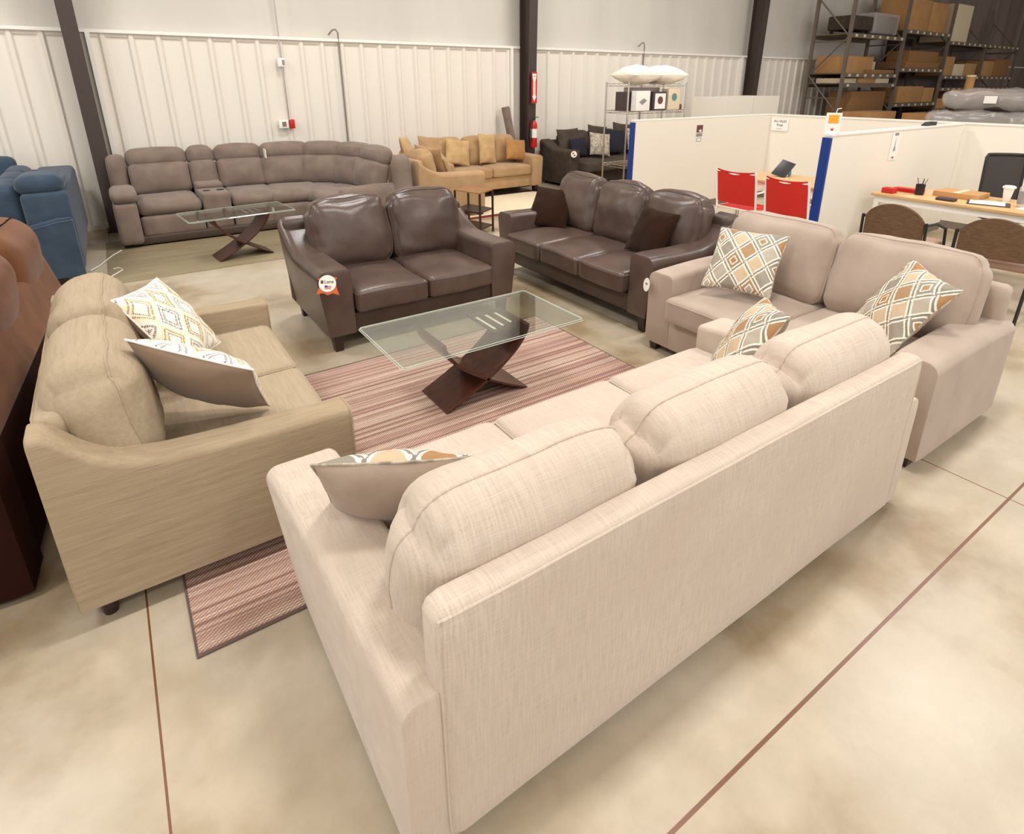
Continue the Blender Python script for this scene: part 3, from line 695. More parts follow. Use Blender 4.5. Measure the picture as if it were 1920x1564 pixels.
tag(MB().tube([(-.1, 8.12, .012), (-.2, 7.9, .012), (-.32, 7.5, .014), (-.40, 7.35, .012)], .006).build('cable', 'white'), 'white power cord running from the recliner toward the blue sectional', 'cord')
tag(MB().tube([(-.40, 6.60, .006), (-.36, 6.85, .006), (-.22, 7.02, .008), (-.12, 7.22, .008), (-.15, 7.34, .008), (-.2, 7.32, .006)], .006).build('cable', 'white'), 'white cord with its loose bent end on the floor by the blue sectional', 'cord')
t = tag(MB().rbox(-.25, 3.0, 6.72, 8.66, .0, .006, .002).build('floor_mat', 'olive'), 'olive wood-look floor mat under the grey recliner sectional', 'mat')

# ------------------------------------------------------------------ tan-gold set by the wall
gs = [(.0, .80), (.12, .72), (.3, .67), (.9, .66)]
sofa('gold_sofa', 'tan-gold three-seat sofa against the back wall near the fire extinguisher', 'sofa', (5.34, 9.46, 0), PI, 2.06, .86, gs, 'gold', at=.20, z0=.13, bh=.82, ns=2, nb=3, bcz=.98,
     sh=.50, st=.17, sf=.88, seams=0, wr=.008, flare=.03, bcx=.82, legw=.09)
sofa('gold_loveseat', 'tan-gold loveseat turned side-on between the recliner and the small side table', 'loveseat', (3.42, 7.98, 0), -PI/2, 1.16, 1.06, [(.0, .86), (.14, .76), (.3, .69), (.42, .67), (1.04, .655)], 'gold', at=.20, z0=.10, bh=.86, ns=2, nb=2, bcz=.98,
     sh=.47, st=.17, sf=1.0, seams=0, wr=.008, flare=.02, bcx=.38, legw=.09)
gp = 'cushions on the tan-gold seats'
for lb, pos, nn, uu, s, sy, mm in (
    ('plain gold pillow leaning at the left end of the gold sofa', (4.48, 9.12, .78), (.05, -1, .35), (.1, .3, 1), .50, 1, 'gold'),
    ('gold pillow leaning second from the left on the gold sofa', (4.86, 8.96, .76), (-.1, -1, .35), (.2, .3, 1), .44, 1, 'gold_p'),
    ('tall pale gold pillow standing in the middle of the gold sofa', (5.47, 9.0, .78), (0, -1, .2), (.06, .2, 1), .34, 1.5, 'gold_p'),
    ('amber satin pillow at the right end of the gold sofa', (6.02, 8.92, .74), (.0, -1, .4), (.15, .4, 1), .42, .9, 'amber'),
    ('gold pillow with crumpled top on the back corner of the gold loveseat', (3.66, 8.28, .90), (.8, -.6, .3), (-.1, .1, 1), .46, 1, 'gold_p'),
    ('gold pillow leaning nearest the arm of the gold loveseat', (3.82, 7.86, .80), (.8, .35, .4), (-.2, -.2, 1), .46, 1, 'gold_p'),
    ('amber-backed pillow upright on the seat of the gold loveseat', (4.04, 7.86, .70), (.8, -.3, .3), (-.2, -.2, 1), .40, 1, 'gold')):
    pillow('throw_pillow', lb, PT(pos, nn, uu), s, .14, mm, 'gold' if mm != 'gold' else 'amber', seed=len(lb), sy=sy)
t = thing('area_rug', 'cream rug with dark red border in front of the gold sofa', 'rug', (0, 0, 0))
MB().rbox(3.95, 6.35, 7.28, 8.78, .0, .008, .003).build('border', 'rugred', t); MB().box(4.05, 6.25, 7.38, 8.68, .008, .010).build('pile', 'cream', t, smooth=False)
# side table
t = thing('side_table', 'small black metal side table with three shelves beside the gold loveseat', 'table', (0, 0, 0))
for x, y in ((3.60, 6.75), (3.72, 6.32), (4.02, 6.50), (3.90, 6.93)):
    MB().box(x-.011, x+.011, y-.011, y+.011, 0, .55).build('leg', 'leg', t, smooth=False)
q = [(3.60, 6.75), (3.72, 6.32), (4.02, 6.50), (3.90, 6.93)]
for z, mm, nm in ((.545, 'card2', 'tabletop'), (.30, 'leg', 'shelf'), (.08, 'leg', 'shelf')):
    MB().prism(q, z, z+.015, 'z').build(nm, mm, t, smooth=False)

# ------------------------------------------------------------------ rolled rug, extinguisher, arrow sign
t = thing('rolled_rug', 'brown rolled rug leaning on the wall left of the extinguisher column', 'rug', (0, 0, 0))
MB().tube([(6.38, 9.28, 0.02), (6.13, 9.42, 1.45)], .075, 16).build('roll', 'recl', t)
MB().tube([(6.376, 9.282, .02), (6.30, 9.325, .72)], .082, 16).build('plastic_wrap', 'wrap', t)
t = thing('fire_extinguisher', 'red fire extinguisher hanging on the dark steel column', 'extinguisher', (6.62, 9.20, 0))
MB().lathe([(.0, .72), (.055, .72), (.062, .76), (.062, 1.12), (.05, 1.17), (.025, 1.20), (.02, 1.215)], n=20).build('cylinder', 'redp', t)
MB().lathe([(.0635, .90), (.0635, 1.06)], n=20).build('label_band', 'paper', t)
MB().cyl(0, 0, 1.21, 1.245, .018).build('valve', 'black', t)
MB().tube([(-.01, 0, 1.24), (.05, -.02, 1.27), (.08, -.03, 1.265)], .008).build('handle', 'black', t)
MB().tube([(.0, 0, 1.23), (-.06, -.03, 1.2), (-.085, -.03, 1.0), (-.075, -.03, .82)], .009).build('hose', 'black', t)
t = thing('arrow_sign', 'red fire extinguisher sign with white downward arrow on the column', 'sign'); t.matrix_world = basis((0, -1, 0), (0, 0, 1), (6.625, 9.205, 1.78))
MB().prism([(-.06, -.27), (.06, -.27), (.06, .27), (-.06, .27)], 0, .004, 'z').build('panel', 'redp', t, smooth=False)
MB().prism([(-.045, .24), (.045, .24), (.035, .15), (.025, .14), (.025, -.14), (.045, -.14), (0, -.24), (-.045, -.14), (-.025, -.14), (-.025, .14), (-.035, .15)], .004, .005, 'z').build('arrow', 'paper', t, smooth=False)
text('lettering', 'FIRE', .034, Matrix.Translation((0, .19, .006)), 'redprint', t)
text('lettering', 'EXTINGUISHER', .032, Matrix.Translation((0, 0, .006)) @ Matrix.Rotation(-PI/2, 4, 'Z'), 'redprint', t)
# conduits on the wall
t = thing('wall_conduit', 'thin metal conduit with strobe box and red pull station on the wall', 'conduit')
MB().tube([(2.33, WY-.05, 6.5), (2.33, WY-.05, 1.36)], .011, 8).build('pipe', 'chrome', t)
MB().rbox(2.26, 2.36, WY-.12, WY-.04, 2.08, 2.20, .008).build('junction_box', 'white', t); MB().box(2.318, 2.352, WY-.124, WY-.118, 2.105, 2.175).build('box_lens', 'pole', t, smooth=False)
MB().rbox(2.17, 2.31, WY-.09, WY-.04, 1.22, 1.34, .008).build('thermostat', 'white', t); MB().box(2.215, 2.275, WY-.094, WY-.088, 1.245, 1.315).build('display', 'greybase', t, smooth=False)
o = MB().rbox(2.325, 2.395, WY-.11, WY-.04, 1.215, 1.345, .008).build('pull_station', 'redp', t)
for x, top, lb in ((3.20, 2.62, 'thin grey pipe with hooked top behind the grey recliner sectional'), (9.72, 2.66, 'thin grey pipe with hooked top behind the wire shelving')):
    tag(MB().tube([(x, WY-.05, .05), (x, WY-.05, top-.04), (x-.03, WY-.05, top), (x-.08, WY-.05, top-.01), (x-.13, WY+.0, top-.08)], .013, 8).build('wall_pipe', 'pole'), lb, 'pipe', None)

# ------------------------------------------------------------------ dark chaise sofa
DS = sofa('dark_sofa', 'charcoal brown sofa with a round white tag right of the column', 'sofa', (8.32, 9.46, 0), PI, 2.75, .95, [(.0, .84), (.15, .80), (.3, .73), (.5, .69), (.93, .70)], 'char', at=.22, z0=.06, bh=.82, ns=3, nb=3, bcz=.98,
     sh=.48, st=.18, sf=1.15, seams=0, wr=.006, flare=.03, bcx=1.1, legw=.07)
t = thing('hang_tag', 'round white tag on the arm of the charcoal sofa', 'tag'); t.matrix_world = basis((-.3, -1, .1), (0, 0, 1), (7.03, 8.505, .63))
MB().prism([(math.cos(2*PI*k/20)*.06, math.sin(2*PI*k/20)*.06) for k in range(20)], 0, .003, 'z').build('disc', 'paper', t, smooth=False)
MB().prism([(-.03, .005), (.0, .005), (.0, .03), (-.03, .03)], .003, .004, 'z').build('mark', 'plum', t, smooth=False)
MB().prism([(-.01, -.03), (.03, -.03), (.03, -.01), (-.01, -.01)], .003, .004, 'z').build('mark', 'plum', t, smooth=False)
for lb, pos, nn, uu, s, mm in (
    ('large charcoal pillow at the left end of the charcoal sofa', (7.42, 9.14, .79), (-.1, -1, .3), (0, .3, 1), .50, 'char'),
    ('small navy pillow half hidden behind the charcoal sofa arm', (7.50, 8.95, .69), (-.2, -1, .35), (0, .3, 1), .36, 'navy'),
    ('silver patterned pillow left of the navy pillow on the charcoal sofa', (7.92, 8.80, .74), (-.25, -1, .35), (.2, .3, 1), .44, 'silver'),
    ('dark charcoal pillow behind the two patterned pillows', (8.18, 9.16, .82), (0, -1, .3), (.15, .3, 1), .50, 'char'),
    ('navy velvet pillow in the middle of the charcoal sofa', (8.42, 8.92, .76), (-.1, -1, .35), (.12, .3, 1), .48, 'navy'),
    ('tall charcoal pillow behind the wire shelving post', (8.86, 9.18, .84), (0, -1, .25), (.15, .3, 1), .50, 'char'),
    ('silver patterned pillow at the right, beside the wire shelving post', (8.98, 8.90, .78), (-.1, -1, .3), (.1, .3, 1), .44, 'silver')):
    pillow('throw_pillow', lb, PT(pos, nn, uu), s, .14, mm, mm, seed=len(lb))

# ------------------------------------------------------------------ wire shelving
t = thing('wire_shelving', 'chrome wire shelving unit with white pillows on top, behind the partition', 'shelving', (0, 0, 0))
X0, X1, Y0, Y1 = 6.16, 7.36, 6.30, 6.76
for x in (X0, X1):
    for y in (Y0, Y1): MB().cyl(x, y, 0, 1.87, .0125, n=10).build('post', 'chrome', t)
for z in (.12, .72, 1.48, 1.85):
    b = MB()
    for zz in (z, z-.035): b.tube([(X0, Y0, zz), (X1, Y0, zz), (X1, Y1, zz), (X0, Y1, zz)], .004, 6, True)
    for k in range(24): x = X0+(X1-X0)*(k+.5)/24; b.tube([(x, Y0, z+.002), (x, Y1, z+.002)], .0025, 4)
    for k in range(12):
        x = X0+(X1-X0)*k/12; x2 = x+(X1-X0)/12; xm = (x+x2)/2
        for y in (Y0, Y1): b.tube([(x, y, z-.035), (xm, y, z), (x2, y, z-.035)], .0025, 4)
    b.build('wire_shelf', 'chrome', t)
for i, (cx, cy, lb) in enumerate(((6.50, 6.50, 'puffy white bed pillow at the left on top of the wire shelving'), (7.06, 6.54, 'puffy white bed pillow at the right on top of the wire shelving'))):
    pillow('bed_pillow', lb, Matrix.Translation((cx, cy, 1.965+.005*i)) @ Matrix.Rotation(.15-.3*i, 4, 'Z'), .66, .27, 'whitec', 'whitec', seed=21+i, sy=.68, k=.03, wr=.012)
def carton(label, x0, x1, y0, y1, z0, z1, m='card', name='carton', cat='box', group=None, flap=True, rz=0, extra=None):
    cx, cy = (x0+x1)/2, (y0+y1)/2; t = thing(name, label, cat, (cx, cy, z0), rz, group)
    MB().rbox(x0-cx, x1-cx, y0-cy, y1-cy, 0, z1-z0, .004).build('body', m, t)
    if flap: MB().box(x0-cx, x1-cx, -.025, .025, z1-z0, z1-z0+.0015).build('tape_strip', 'cardw' if m != 'cardw' else 'white', t, smooth=False)
    return t
t = carton('dark brown box at the left on the wire shelving', 6.22, 6.36, 6.42, 6.62, 1.482, 1.74, 'dkprint', flap=False)
t = carton('white box printed with a grey device on the wire shelving', 6.32, 6.60, 6.30, 6.40, 1.482, 1.755, 'white', flap=False)
MB().prism([(-.08, .12), (.01, .17), (.08, .14), (-.01, .08)], -.0525, -.051, 'y').build('printed_picture', 'grey', t, smooth=False)
t = carton('black box with white label and round plum seal on the wire shelving', 6.66, 6.94, 6.30, 6.44, 1.482, 1.74, 'dkprint', flap=False)
MB().prism([(-.10, .02), (.12, .02), (.12, .235), (-.10, .235)], -.0725, -.071, 'y').build('label_panel', 'paper', t, smooth=False)
MB().prism([(.01+math.cos(2*PI*k/20)*.055, .14+math.sin(2*PI*k/20)*.055) for k in range(20)], -.0745, -.073, 'y').build('round_seal', 'plum', t, smooth=False)
t = carton('pale box with round teal seal on the wire shelving', 7.0, 7.26, 6.32, 6.46, 1.482, 1.78, 'cardw', flap=False)
MB().prism([(math.cos(2*PI*k/20)*.055, .18+math.sin(2*PI*k/20)*.055) for k in range(20)], -.0725, -.071, 'y').build('round_seal', 'teal', t, smooth=False)
t = carton('clear plastic bin lying behind the boxes on the wire shelving', 6.45, 7.0, 6.50, 6.70, 1.482, 1.80, 'pole', flap=False, name='storage_bin', cat='bin')
tag(MB().rbox(7.27, 7.345, 6.34, 6.5, 1.482, 1.56, .02).build('gadget', 'plum'), 'small dark gadget at the right end of the wire shelf', 'gadget')

# ------------------------------------------------------------------ white office partitions
PH = 1.38
def partition(label, x0, x1, y0, y1, post=None):
    t = thing('office_partition', label, 'partition', (0, 0, 0), 0, 'white office partitions')
    MB().box(x0, x1, y0, y1, .10, PH-.02).build('panel', 'part', t, smooth=False)
    MB().box(x0-.006, x1+.006, y0-.006, y1+.006, PH-.02, PH).build('top_cap', 'white', t, smooth=False)
    MB().box(x0-.004, x1+.004, y0-.004, y1+.004, 0, .10).build('base_strip', 'greybase', t, smooth=False)
    if post: MB().box(*post, .0, PH-.035).build('end_post', 'bluepost', t, smooth=False)
    return t
partition('white partition with blue end post behind the red chairs, nearest the wire shelving', 6.06, 9.20, 6.03, 6.10, (6.04, 6.06, 6.02, 6.11))
partition('white partition with blue end post between the red chairs and the brown chairs', 5.95, 9.05, 3.20, 3.27, (5.92, 5.95, 3.19, 3.28))
partition('long white partition running behind both desks at the far side', 9.20, 9.27, -1.5, 6.10)
# blue faces of the end posts turned to the aisle
for i, (x, y) in enumerate(((6.06, 6.02), (5.95, 3.19))): pass
# white cabinets beyond
t = thing('white_cabinet', 'white box cabinets standing beyond the partition right of the wire shelving', 'cabinet', (0, 0, 0))
MB().box(10.05, 10.92, 7.6, 8.4, 0, 1.60).build('cabinet_body', 'part', t, smooth=False); MB().box(10.935, 11.80, 7.6, 8.4, 0, 1.61).build('cabinet_body', 'part', t, smooth=False)
# signs on the partitions
def sheet(label, T, w_, h_, name='paper_sign', m='paper'):
    t = thing(name, label, 'sign'); t.matrix_world = T
    MB().prism([(-w_/2, -h_/2), (w_/2, -h_/2), (w_/2, h_/2), (-w_/2, h_/2)], 0, .002, 'z').build('sheet', m, t, smooth=False); return t
t = sheet('small dark printed flyer taped on the partition behind the red chairs', basis((0, -1, 0), (0, 0, 1), (7.42, 6.028, 1.135)), .15, .27)
MB().prism([(-.07, .02), (.07, .02), (.07, .13), (-.07, .13)], .002, .003, 'z').build('dark_picture', 'plum', t, smooth=False)
MB().prism([(-.02, .05), (.03, .07), (.05, .03), (.0, .03)], .003, .004, 'z').build('white_shape', 'paper', t, smooth=False)
MB().prism([(-.07, -.04), (.07, -.04), (.07, .01), (-.07, .01)], .002, .003, 'z').build('grey_band', 'grey', t, smooth=False)
MB().prism([(-.055, -.115), (.055, -.115), (.055, -.055), (-.055, -.055)], .002, .003, 'z').build('grey_band', 'grey', t, smooth=False)
MB().prism([(-.04, -.105), (.04, -.105), (.04, -.065), (-.04, -.065)], .003, .004, 'z').build('white_shape', 'paper', t, smooth=False)
t = sheet('ALL SALES Final paper notice on the far partition', basis((-1, 0, 0), (0, 0, 1), (9.192, 5.845, 1.215)), .30, .19)
text('lettering', 'ALL SALES', .05, Matrix.Translation((0, .055, .003)), 'dkprint', t); text('lettering', 'Final', .06, Matrix.Translation((0, -.005, .003)), 'dkprint', t); MB().box(-.05, .05, -.066, -.06, .002, .003).build('printed_line', 'grey', t, smooth=False)
t = sheet('white poster with a small tower-like picture on the right partition', basis((0, -1, 0), (0, 0, 1), (7.30, 3.198, 1.19)), .19, .31)
MB().prism([(-.045, .115), (.045, .115), (.045, .145), (-.045, .145)], .002, .003, 'z').build('heading_block', 'grey', t, smooth=False)
MB().prism([(-.025, -.055), (.025, -.055), (.02, -.02), (.008, .0), (.004, .08), (-.004, .08), (-.008, 0), (-.02, -.02)], .002, .003, 'z').build('tower_picture', 'grey', t, smooth=False)
MB().prism([(-.025, -.135), (.02, -.135), (.02, -.115), (-.025, -.115)], .002, .003, 'z').build('red_mark', 'redprint', t, smooth=False)
# orange and white sign standing on the partition end
t = thing('table_sign', 'orange and white card standing on top of the partition end', 'sign'); t.matrix_world = basis((-.85, -.5, 0), (0, 0, 1), (5.99, 3.235, PH))
MB().box(-.07, .07, -.0, .20, -.003, .003).build('card', 'paper', t, smooth=False)
MB().box(-.045, .045, .10, .18, .003, .005).build('orange_block', 'orangep', t, smooth=False)
MB().box(-.012, .012, .03, .05, .003, .005).build('red_mark', 'redprint', t, smooth=False)
tag(MB().tube([(6.02, 3.235, PH+.20), (6.03, 3.235, PH+.235), (6.10, 3.235, PH+.24)], .004).build('drinking_straw', 'white'), 'thin white straw-like wire above the orange card', 'wire')
t = tag(MB().cube(lambda u, v, q: Vector((8.14+u*.13, 3.235+v*.03, PH+.02+q*.022-(.012 if u < -.5 else 0)*(1+q))), mixr(6), mixr(4), mixr(4)).build('black_clip', 'black'), 'flat black gadget lying on top of the right partition', 'gadget')
# power outlet under the far desk
t = thing('power_outlet', 'white outlet with a grey plug and hanging cord under the right desk', 'outlet', (0, 0, 0))
MB().rbox(9.188, 9.20, 2.62, 2.76, .52, .60, .003).build('cover_plate', 'white', t); MB().rbox(9.15, 9.19, 2.66, 2.70, .54, .58, .008).build('plug', 'greybase', t)
MB().tube([(9.15, 2.67, .56), (9.13, 2.60, .52), (9.13, 2.60, .3), (9.14, 2.66, .12)], .006).build('cord', 'black', t)

# ------------------------------------------------------------------ desks
def desk(label, x0, x1, y0, y1):
    t = thing('office_desk', label, 'desk', (0, 0, 0), 0, None)
    MB().rbox(x0, x1, y0, y1, .715, .745, .004).build('desktop', 'oak', t)
    b = MB(); b.box(x0+.03, x1-.03, y0+.03, y0+.06, .65, .715); b.box(x0+.03, x1-.03, y1-.06, y1-.03, .65, .715); b.box(x0+.03, x0+.06, y0+.06, y1-.06, .65, .715); b.box(x1-.06, x1-.03, y0+.06, y1-.06, .65, .715)
    b.build('apron', 'white', t, smooth=False)
    for x in (x0+.03, x1-.08):
        for y in (y0+.03, y1-.08): MB().box(x, x+.05, y, y+.05, 0, .65).build('leg', 'white', t, smooth=False)
    return t
desk('oak-topped white office desk facing the red mesh chairs', 6.50, 7.26, 3.38, 4.68)
desk('oak-topped white office desk at the right, spread with papers and boxes', 6.72, 7.48, .95, 3.08)
# things on the left desk
t = thing('tablet', 'black tablet propped on its stand on the left desk', 'tablet'); t.matrix_world = basis((-.6, -.3, .75), (-.2, .9, .3), (6.98, 4.30, .84))
MB().rbox(-.13, .13, -.09, .09, -.005, .005, .004).build('screen_body', 'black', t)
MB().rbox(-.03, .03, -.09, -.08, -.10, -.005, .003).build('stand', 'bluebin', t)
tag(MB().rbox(6.62, 6.98, 3.60, 3.88, .30, .34, .01).build('folder_pile', 'bluebin'), 'blue folder lying on the seat between the red chairs', 'folder')
# things on the right desk
def onn(b, nm, m, lb, cat, **k): return tag(b.build(nm, m, **k), lb, cat)
onn(MB().rbox(6.80, 6.90, 2.90, 3.02, .745, .80, .008), 'red_box', 'redprint', 'small red box at the left end of the right desk', 'box')
onn(MB().rbox(7.02, 7.12, 2.72, 3.0, .745, .785, .006), 'red_folder', 'redp', 'dark red booklet behind the small red box', 'booklet')
t = thing('pen_cup', 'black mesh pen cup with pens on the right desk', 'cup', (6.98, 2.72, .745))
MB().lathe([(.0, 0), (.04, 0), (.045, .11), (.041, .11), (.037, .01), (0, .01)]).build('cup', 'black', t)
for k in range(5): MB().tube([(0, 0, .02), (.05*math.cos(k*1.3), .05*math.sin(k*1.3), .17)], .004).build('pen', 'black' if k % 2 else 'pole', t)
t = carton('flat brown cardboard box on the right desk', 7.05, 7.36, 2.22, 2.62, .745, .80, 'card')
onn(MB().rbox(6.80, 6.90, 2.33, 2.50, .745, .775, .015), 'eyeglass_case', 'dkprint', 'dark case lying in front of the cardboard box', 'case')
t = thing('clipboard', 'dark clipboard holding white sheets on the right desk', 'clipboard', (6.98, 2.10, .745), .3)
MB().rbox(-.12, .12, -.17, .17, 0, .008, .003).build('board', 'dkprint', t); MB().box(-.10, .14, -.13, .15, .008, .011).build('paper_sheet', 'paper', t, smooth=False)
t = thing('paper_cup', 'white takeaway cup on the right desk', 'cup', (7.30, 2.06, .745)); MB().lathe([(0, 0), (.028, 0), (.045, .13), (.0, .13)]).build('cup', 'white', t); MB().lathe([(0, .13), (.055, .13), (.055, .145), (.04, .155), (0, .155)]).build('lid', 'white', t)
t = thing('tumbler', 'frosted purple-grey tumbler beside the water bottle', 'tumbler', (7.06, 1.87, .745)); MB().lathe([(0, 0), (.032, 0), (.042, .18), (.038, .19), (0, .19)]).build('cup', 'wrap', t); MB().lathe([(.0355, .03), (.041, .15)]).build('printed_band', 'grey', t)
t = thing('water_bottle', 'clear plastic water bottle with blue label on the right desk', 'bottle', (7.16, 1.72, .745))
MB().lathe([(0, 0), (.036, 0), (.037, .12), (.034, .15), (.014, .18), (.013, .195), (0, .195)]).build('bottle', 'smoke', t); MB().lathe([(.0375, .05), (.0378, .09)]).build('label', 'bluebin', t); MB().lathe([(0, .195), (.015, .195), (.015, .21), (0, .21)]).build('cap', 'white', t)
onn(MB().box(6.92, 7.25, 1.42, 1.86, .745, .748), 'paper_sheet', 'paper', 'white papers spread beside the water bottle', 'paper', smooth=False)

# ------------------------------------------------------------------ red mesh chairs
def redchair(label, loc, rz):
    t = thing('red_mesh_chair', label, 'chair', loc, rz, 'red mesh chairs at the left desk')   # local +Y forward
    for s in (-1, 1):
        MB().tube([(s*.24, -.27, .90), (s*.245, -.25, .80), (s*.25, -.20, .45), (s*.25, -.24, .0)], .012, 8).build('leg', 'white', t)
        MB().tube([(s*.25, .22, .0), (s*.25, .20, .45), (s*.26, .18, .66), (s*.26, -.10, .67), (s*.25, -.22, .66)], .012, 8).build('leg', 'white', t)
    MB().tube([(-.24, -.27, .88), (0, -.30, .86), (.24, -.27, .88)], .011, 8).build('top_rail', 'white', t)
    MB().tube([(-.25, -.20, .44), (.25, -.20, .44), (.25, .20, .44), (-.25, .20, .44)], .010, 8, True).build('seat_frame', 'white', t)
    b = MB(); rings = []
    for k in range(9):
        q = k/8; z = .905-.40*q; y = -.275+.07*q; bow = -.03*math.sin(PI*.5*(1-q*.6))
        row = [Vector((xx, y+bow*(1-(xx/.235)**2), z-(.02*(1-(xx/.235)**2) if k == 0 else 0))) for xx in linspace(-.235, .235, 9)]
        rings.append(row+[p+Vector((0, -.006, 0)) for p in reversed(row)])
    b.loft(rings).build('backrest', 'red', t, ang=30)
    MB().rbox(-.24, .24, -.20, .20, .44, .452, .005).build('seat', 'red', t)
    return t
rc = redchair('red mesh chair with white frame, the left of the two', (6.27, 4.27, 0), -PI/2)
rc.scale = (1.08, 1.08, 1.0)
dup(rc, (6.17, 3.54, 0), -PI/2-.08, 'red mesh chair with white frame, right beside the blue end post')
# ------------------------------------------------------------------ brown tweed chairs
def brownchair(label, loc, rz):
    t = thing('tweed_chair', label, 'chair', loc, rz, 'brown tweed chairs at the right desk')
    def PB(u, v, q):   # rounded back pad
        x = u*.25; top = math.sqrt(max(0, 1-(u*.93)**2)); z = .50+(q+1)/2*(.11+.22*top)
        return Vector((x, -.235-.05*(z-.5)-.03*(1-u*u)+v*.022*(1-.5*u*u), z))
    MB().cube(PB, mixr(20), mixr(6), mixr(12)).build('backrest', 'brownf', t, ang=60)
    cushion('seat', 'mauve', t, (.50, .48, .075), (0, .02, .445), .035, (0, 0, .015), n=12)
    for s in (-1, 1):
        MB().tube([(s*.27, -.26, .70), (s*.275, -.23, .45), (s*.275, -.30, .0)], .013, 8).build('leg', 'black', t)
        MB().tube([(s*.275, .26, .0), (s*.275, .20, .45), (s*.275, .16, .60)], .013, 8).build('leg', 'black', t)
        MB().tube([(s*.27, -.26, .68), (s*.275, -.05, .67), (s*.275, .17, .60)], .013, 8).build('armrest', 'black', t)
        MB().tube([(s*.275, -.23, .42), (s*.275, .21, .42)], .010, 8).build('side_rail', 'black', t)
    return t
bc = brownchair('brown tweed chair with rounded back, beside the partition', (6.02, 2.40, 0), -PI/2)
dup(bc, (6.06, 1.66, 0), -PI/2+.1, 'brown tweed chair with rounded back at the right edge of the photo')
# ------------------------------------------------------------------ black office chairs
def officechair(label, loc, rz):
    t = thing('office_chair', label, 'chair', loc, rz, None)
    rings = []
    P0 = cushfn(.235, .012, .30, .01)
    MB().cube(lambda u, v, q: P0(u, v, q)+Vector((0, -.26+.05*u*u-.04*(q), .80)), mixr(12), [-1, 0, 1], mixr(12)).build('back_mesh', 'mesh', t, ang=60)
    k = []
    for u, q in [(x, 1) for x in linspace(-.9, .9, 8)]+[(1, x) for x in linspace(.9, -.9, 8)]+[(x, -1) for x in linspace(.9, -.9, 8)]+[(-1, x) for x in linspace(-.9, .9, 8)]:
        k.append(Vector((u*.24, -.26+.05*u*u-.04*q, .80+q*.31)))
    MB().tube(k, .02, 8, True).build('back_rim', 'black', t)
    cushion('seat', 'black', t, (.50, .48, .08), (0, .02, .47), .035, (0, 0, .01), n=10)
    MB().tube([(0, -.28, .75), (0, -.24, .45), (0, 0, .42)], .022, 8).build('spine', 'black', t); MB().cyl(0, 0, .09, .43, .025).build('gas_column', 'black', t)
    b = MB()
    for i in range(5): a = 2*PI*i/5; b.tube([(0, 0, .10), (.28*math.cos(a), .28*math.sin(a), .065)], [.026, .016], 8)
    b.build('star_base', 'black', t)
    for i in range(5): a = 2*PI*i/5; MB().set(Matrix.Translation((.28*math.cos(a), .28*math.sin(a), .027)) @ Matrix.Rotation(a, 4, 'Z') @ Matrix.Rotation(PI/2, 4, 'X')).cyl(0, 0, -.02, .02, .027, n=12).build('caster', 'black', t)
    for s in (-1, 1): MB().tube([(s*.25, 0, .46), (s*.28, 0, .66), (s*.28, -.1, .68), (s*.28, .14, .68)], .018, 8).build('armrest', 'black', t)
    return t
oc = officechair('black mesh office chair on the far side of the right desk', (8.02, 2.27, 0), PI/2+.75)
oc.scale = (.80, .80, 1.0)
dup(oc, (6.42, 1.18, 0), -PI/2+.5, 'black office chair cut by the right edge in front of the desk')

# ------------------------------------------------------------------ pallet racks
yN, yF = 8.3, 9.3
RX = [15.5, 18.25, 21.0, 23.75, 26.5]
for i, x in enumerate(RX):
    t = thing('storage_rack', ('leftmost', 'second', 'third', 'fourth', 'fifth')[i]+' grey upright frame of the storage racks counted from the left', 'rack', (x, 0, 0), 0, 'upright frames of the storage racks')
    hgt = 4.6 if i < 3 else 4.0
    MB().box(-.04, .04, yN, yN+.07, 0, hgt).build('upright', 'rack', t, smooth=False); MB().box(-.04, .04, yF-.07, yF, 0, hgt).build('upright', 'rack', t, smooth=False)
    z = .25; k = 0
    while z < hgt-.9:
        a, b2 = (yN+.05, yF-.05) if k % 2 else (yF-.05, yN+.05)
        MB().tube([(0, a, z), (0, b2, z+.9)], .018, 6).build('brace', 'rack', t); z += .9; k += 1
    for z in (.25, 1.5, 2.85): MB().tube([(0, yN+.05, z), (0, yF-.05, z)], .018, 6).build('brace', 'rack', t)
lev = [[1.86, 2.10, 3.02], [1.33, 2.26, 3.22], [1.12, 1.74, 2.08, 3.03], [1.12, 1.74, 2.08, 3.03]]
bayn = ('first', 'second', 'third', 'fourth'); li = {0: ('lower', 'middle', 'upper'), 1: ('lower', 'middle', 'upper'), 2: ('lowest', 'second', 'third', 'top'), 3: ('lowest', 'second', 'third', 'top')}
for i in range(4):
    for q, z in enumerate(lev[i]):
        t = thing('rack_shelf', '%s beam shelf in the %s rack bay from the left' % (li[i][q], bayn[i]), 'shelf', (RX[i]+.04, 0, z), 0, 'beam shelves of the storage racks')
        L_ = 2.67
        MB().box(0, L_, yN-.02, yN+.03, -.10, 0).build('front_beam', 'rack', t, smooth=False); MB().box(0, L_, yF-.03, yF+.02, -.10, 0).build('rear_beam', 'rack', t, smooth=False)
        MB().box(0, L_, yN+.03, yF-.03, -.02, -.002).build('deck', 'ply', t, smooth=False)
        for k in (range(7) if not (i == 0 and q == 0) else (0, 6)):
            xx = .12+k*(L_-.34)/6; MB().box(xx, xx+.10, yN-.026, yN-.02, -.078, -.02).build('deck_clip', 'cardw', t, smooth=False)
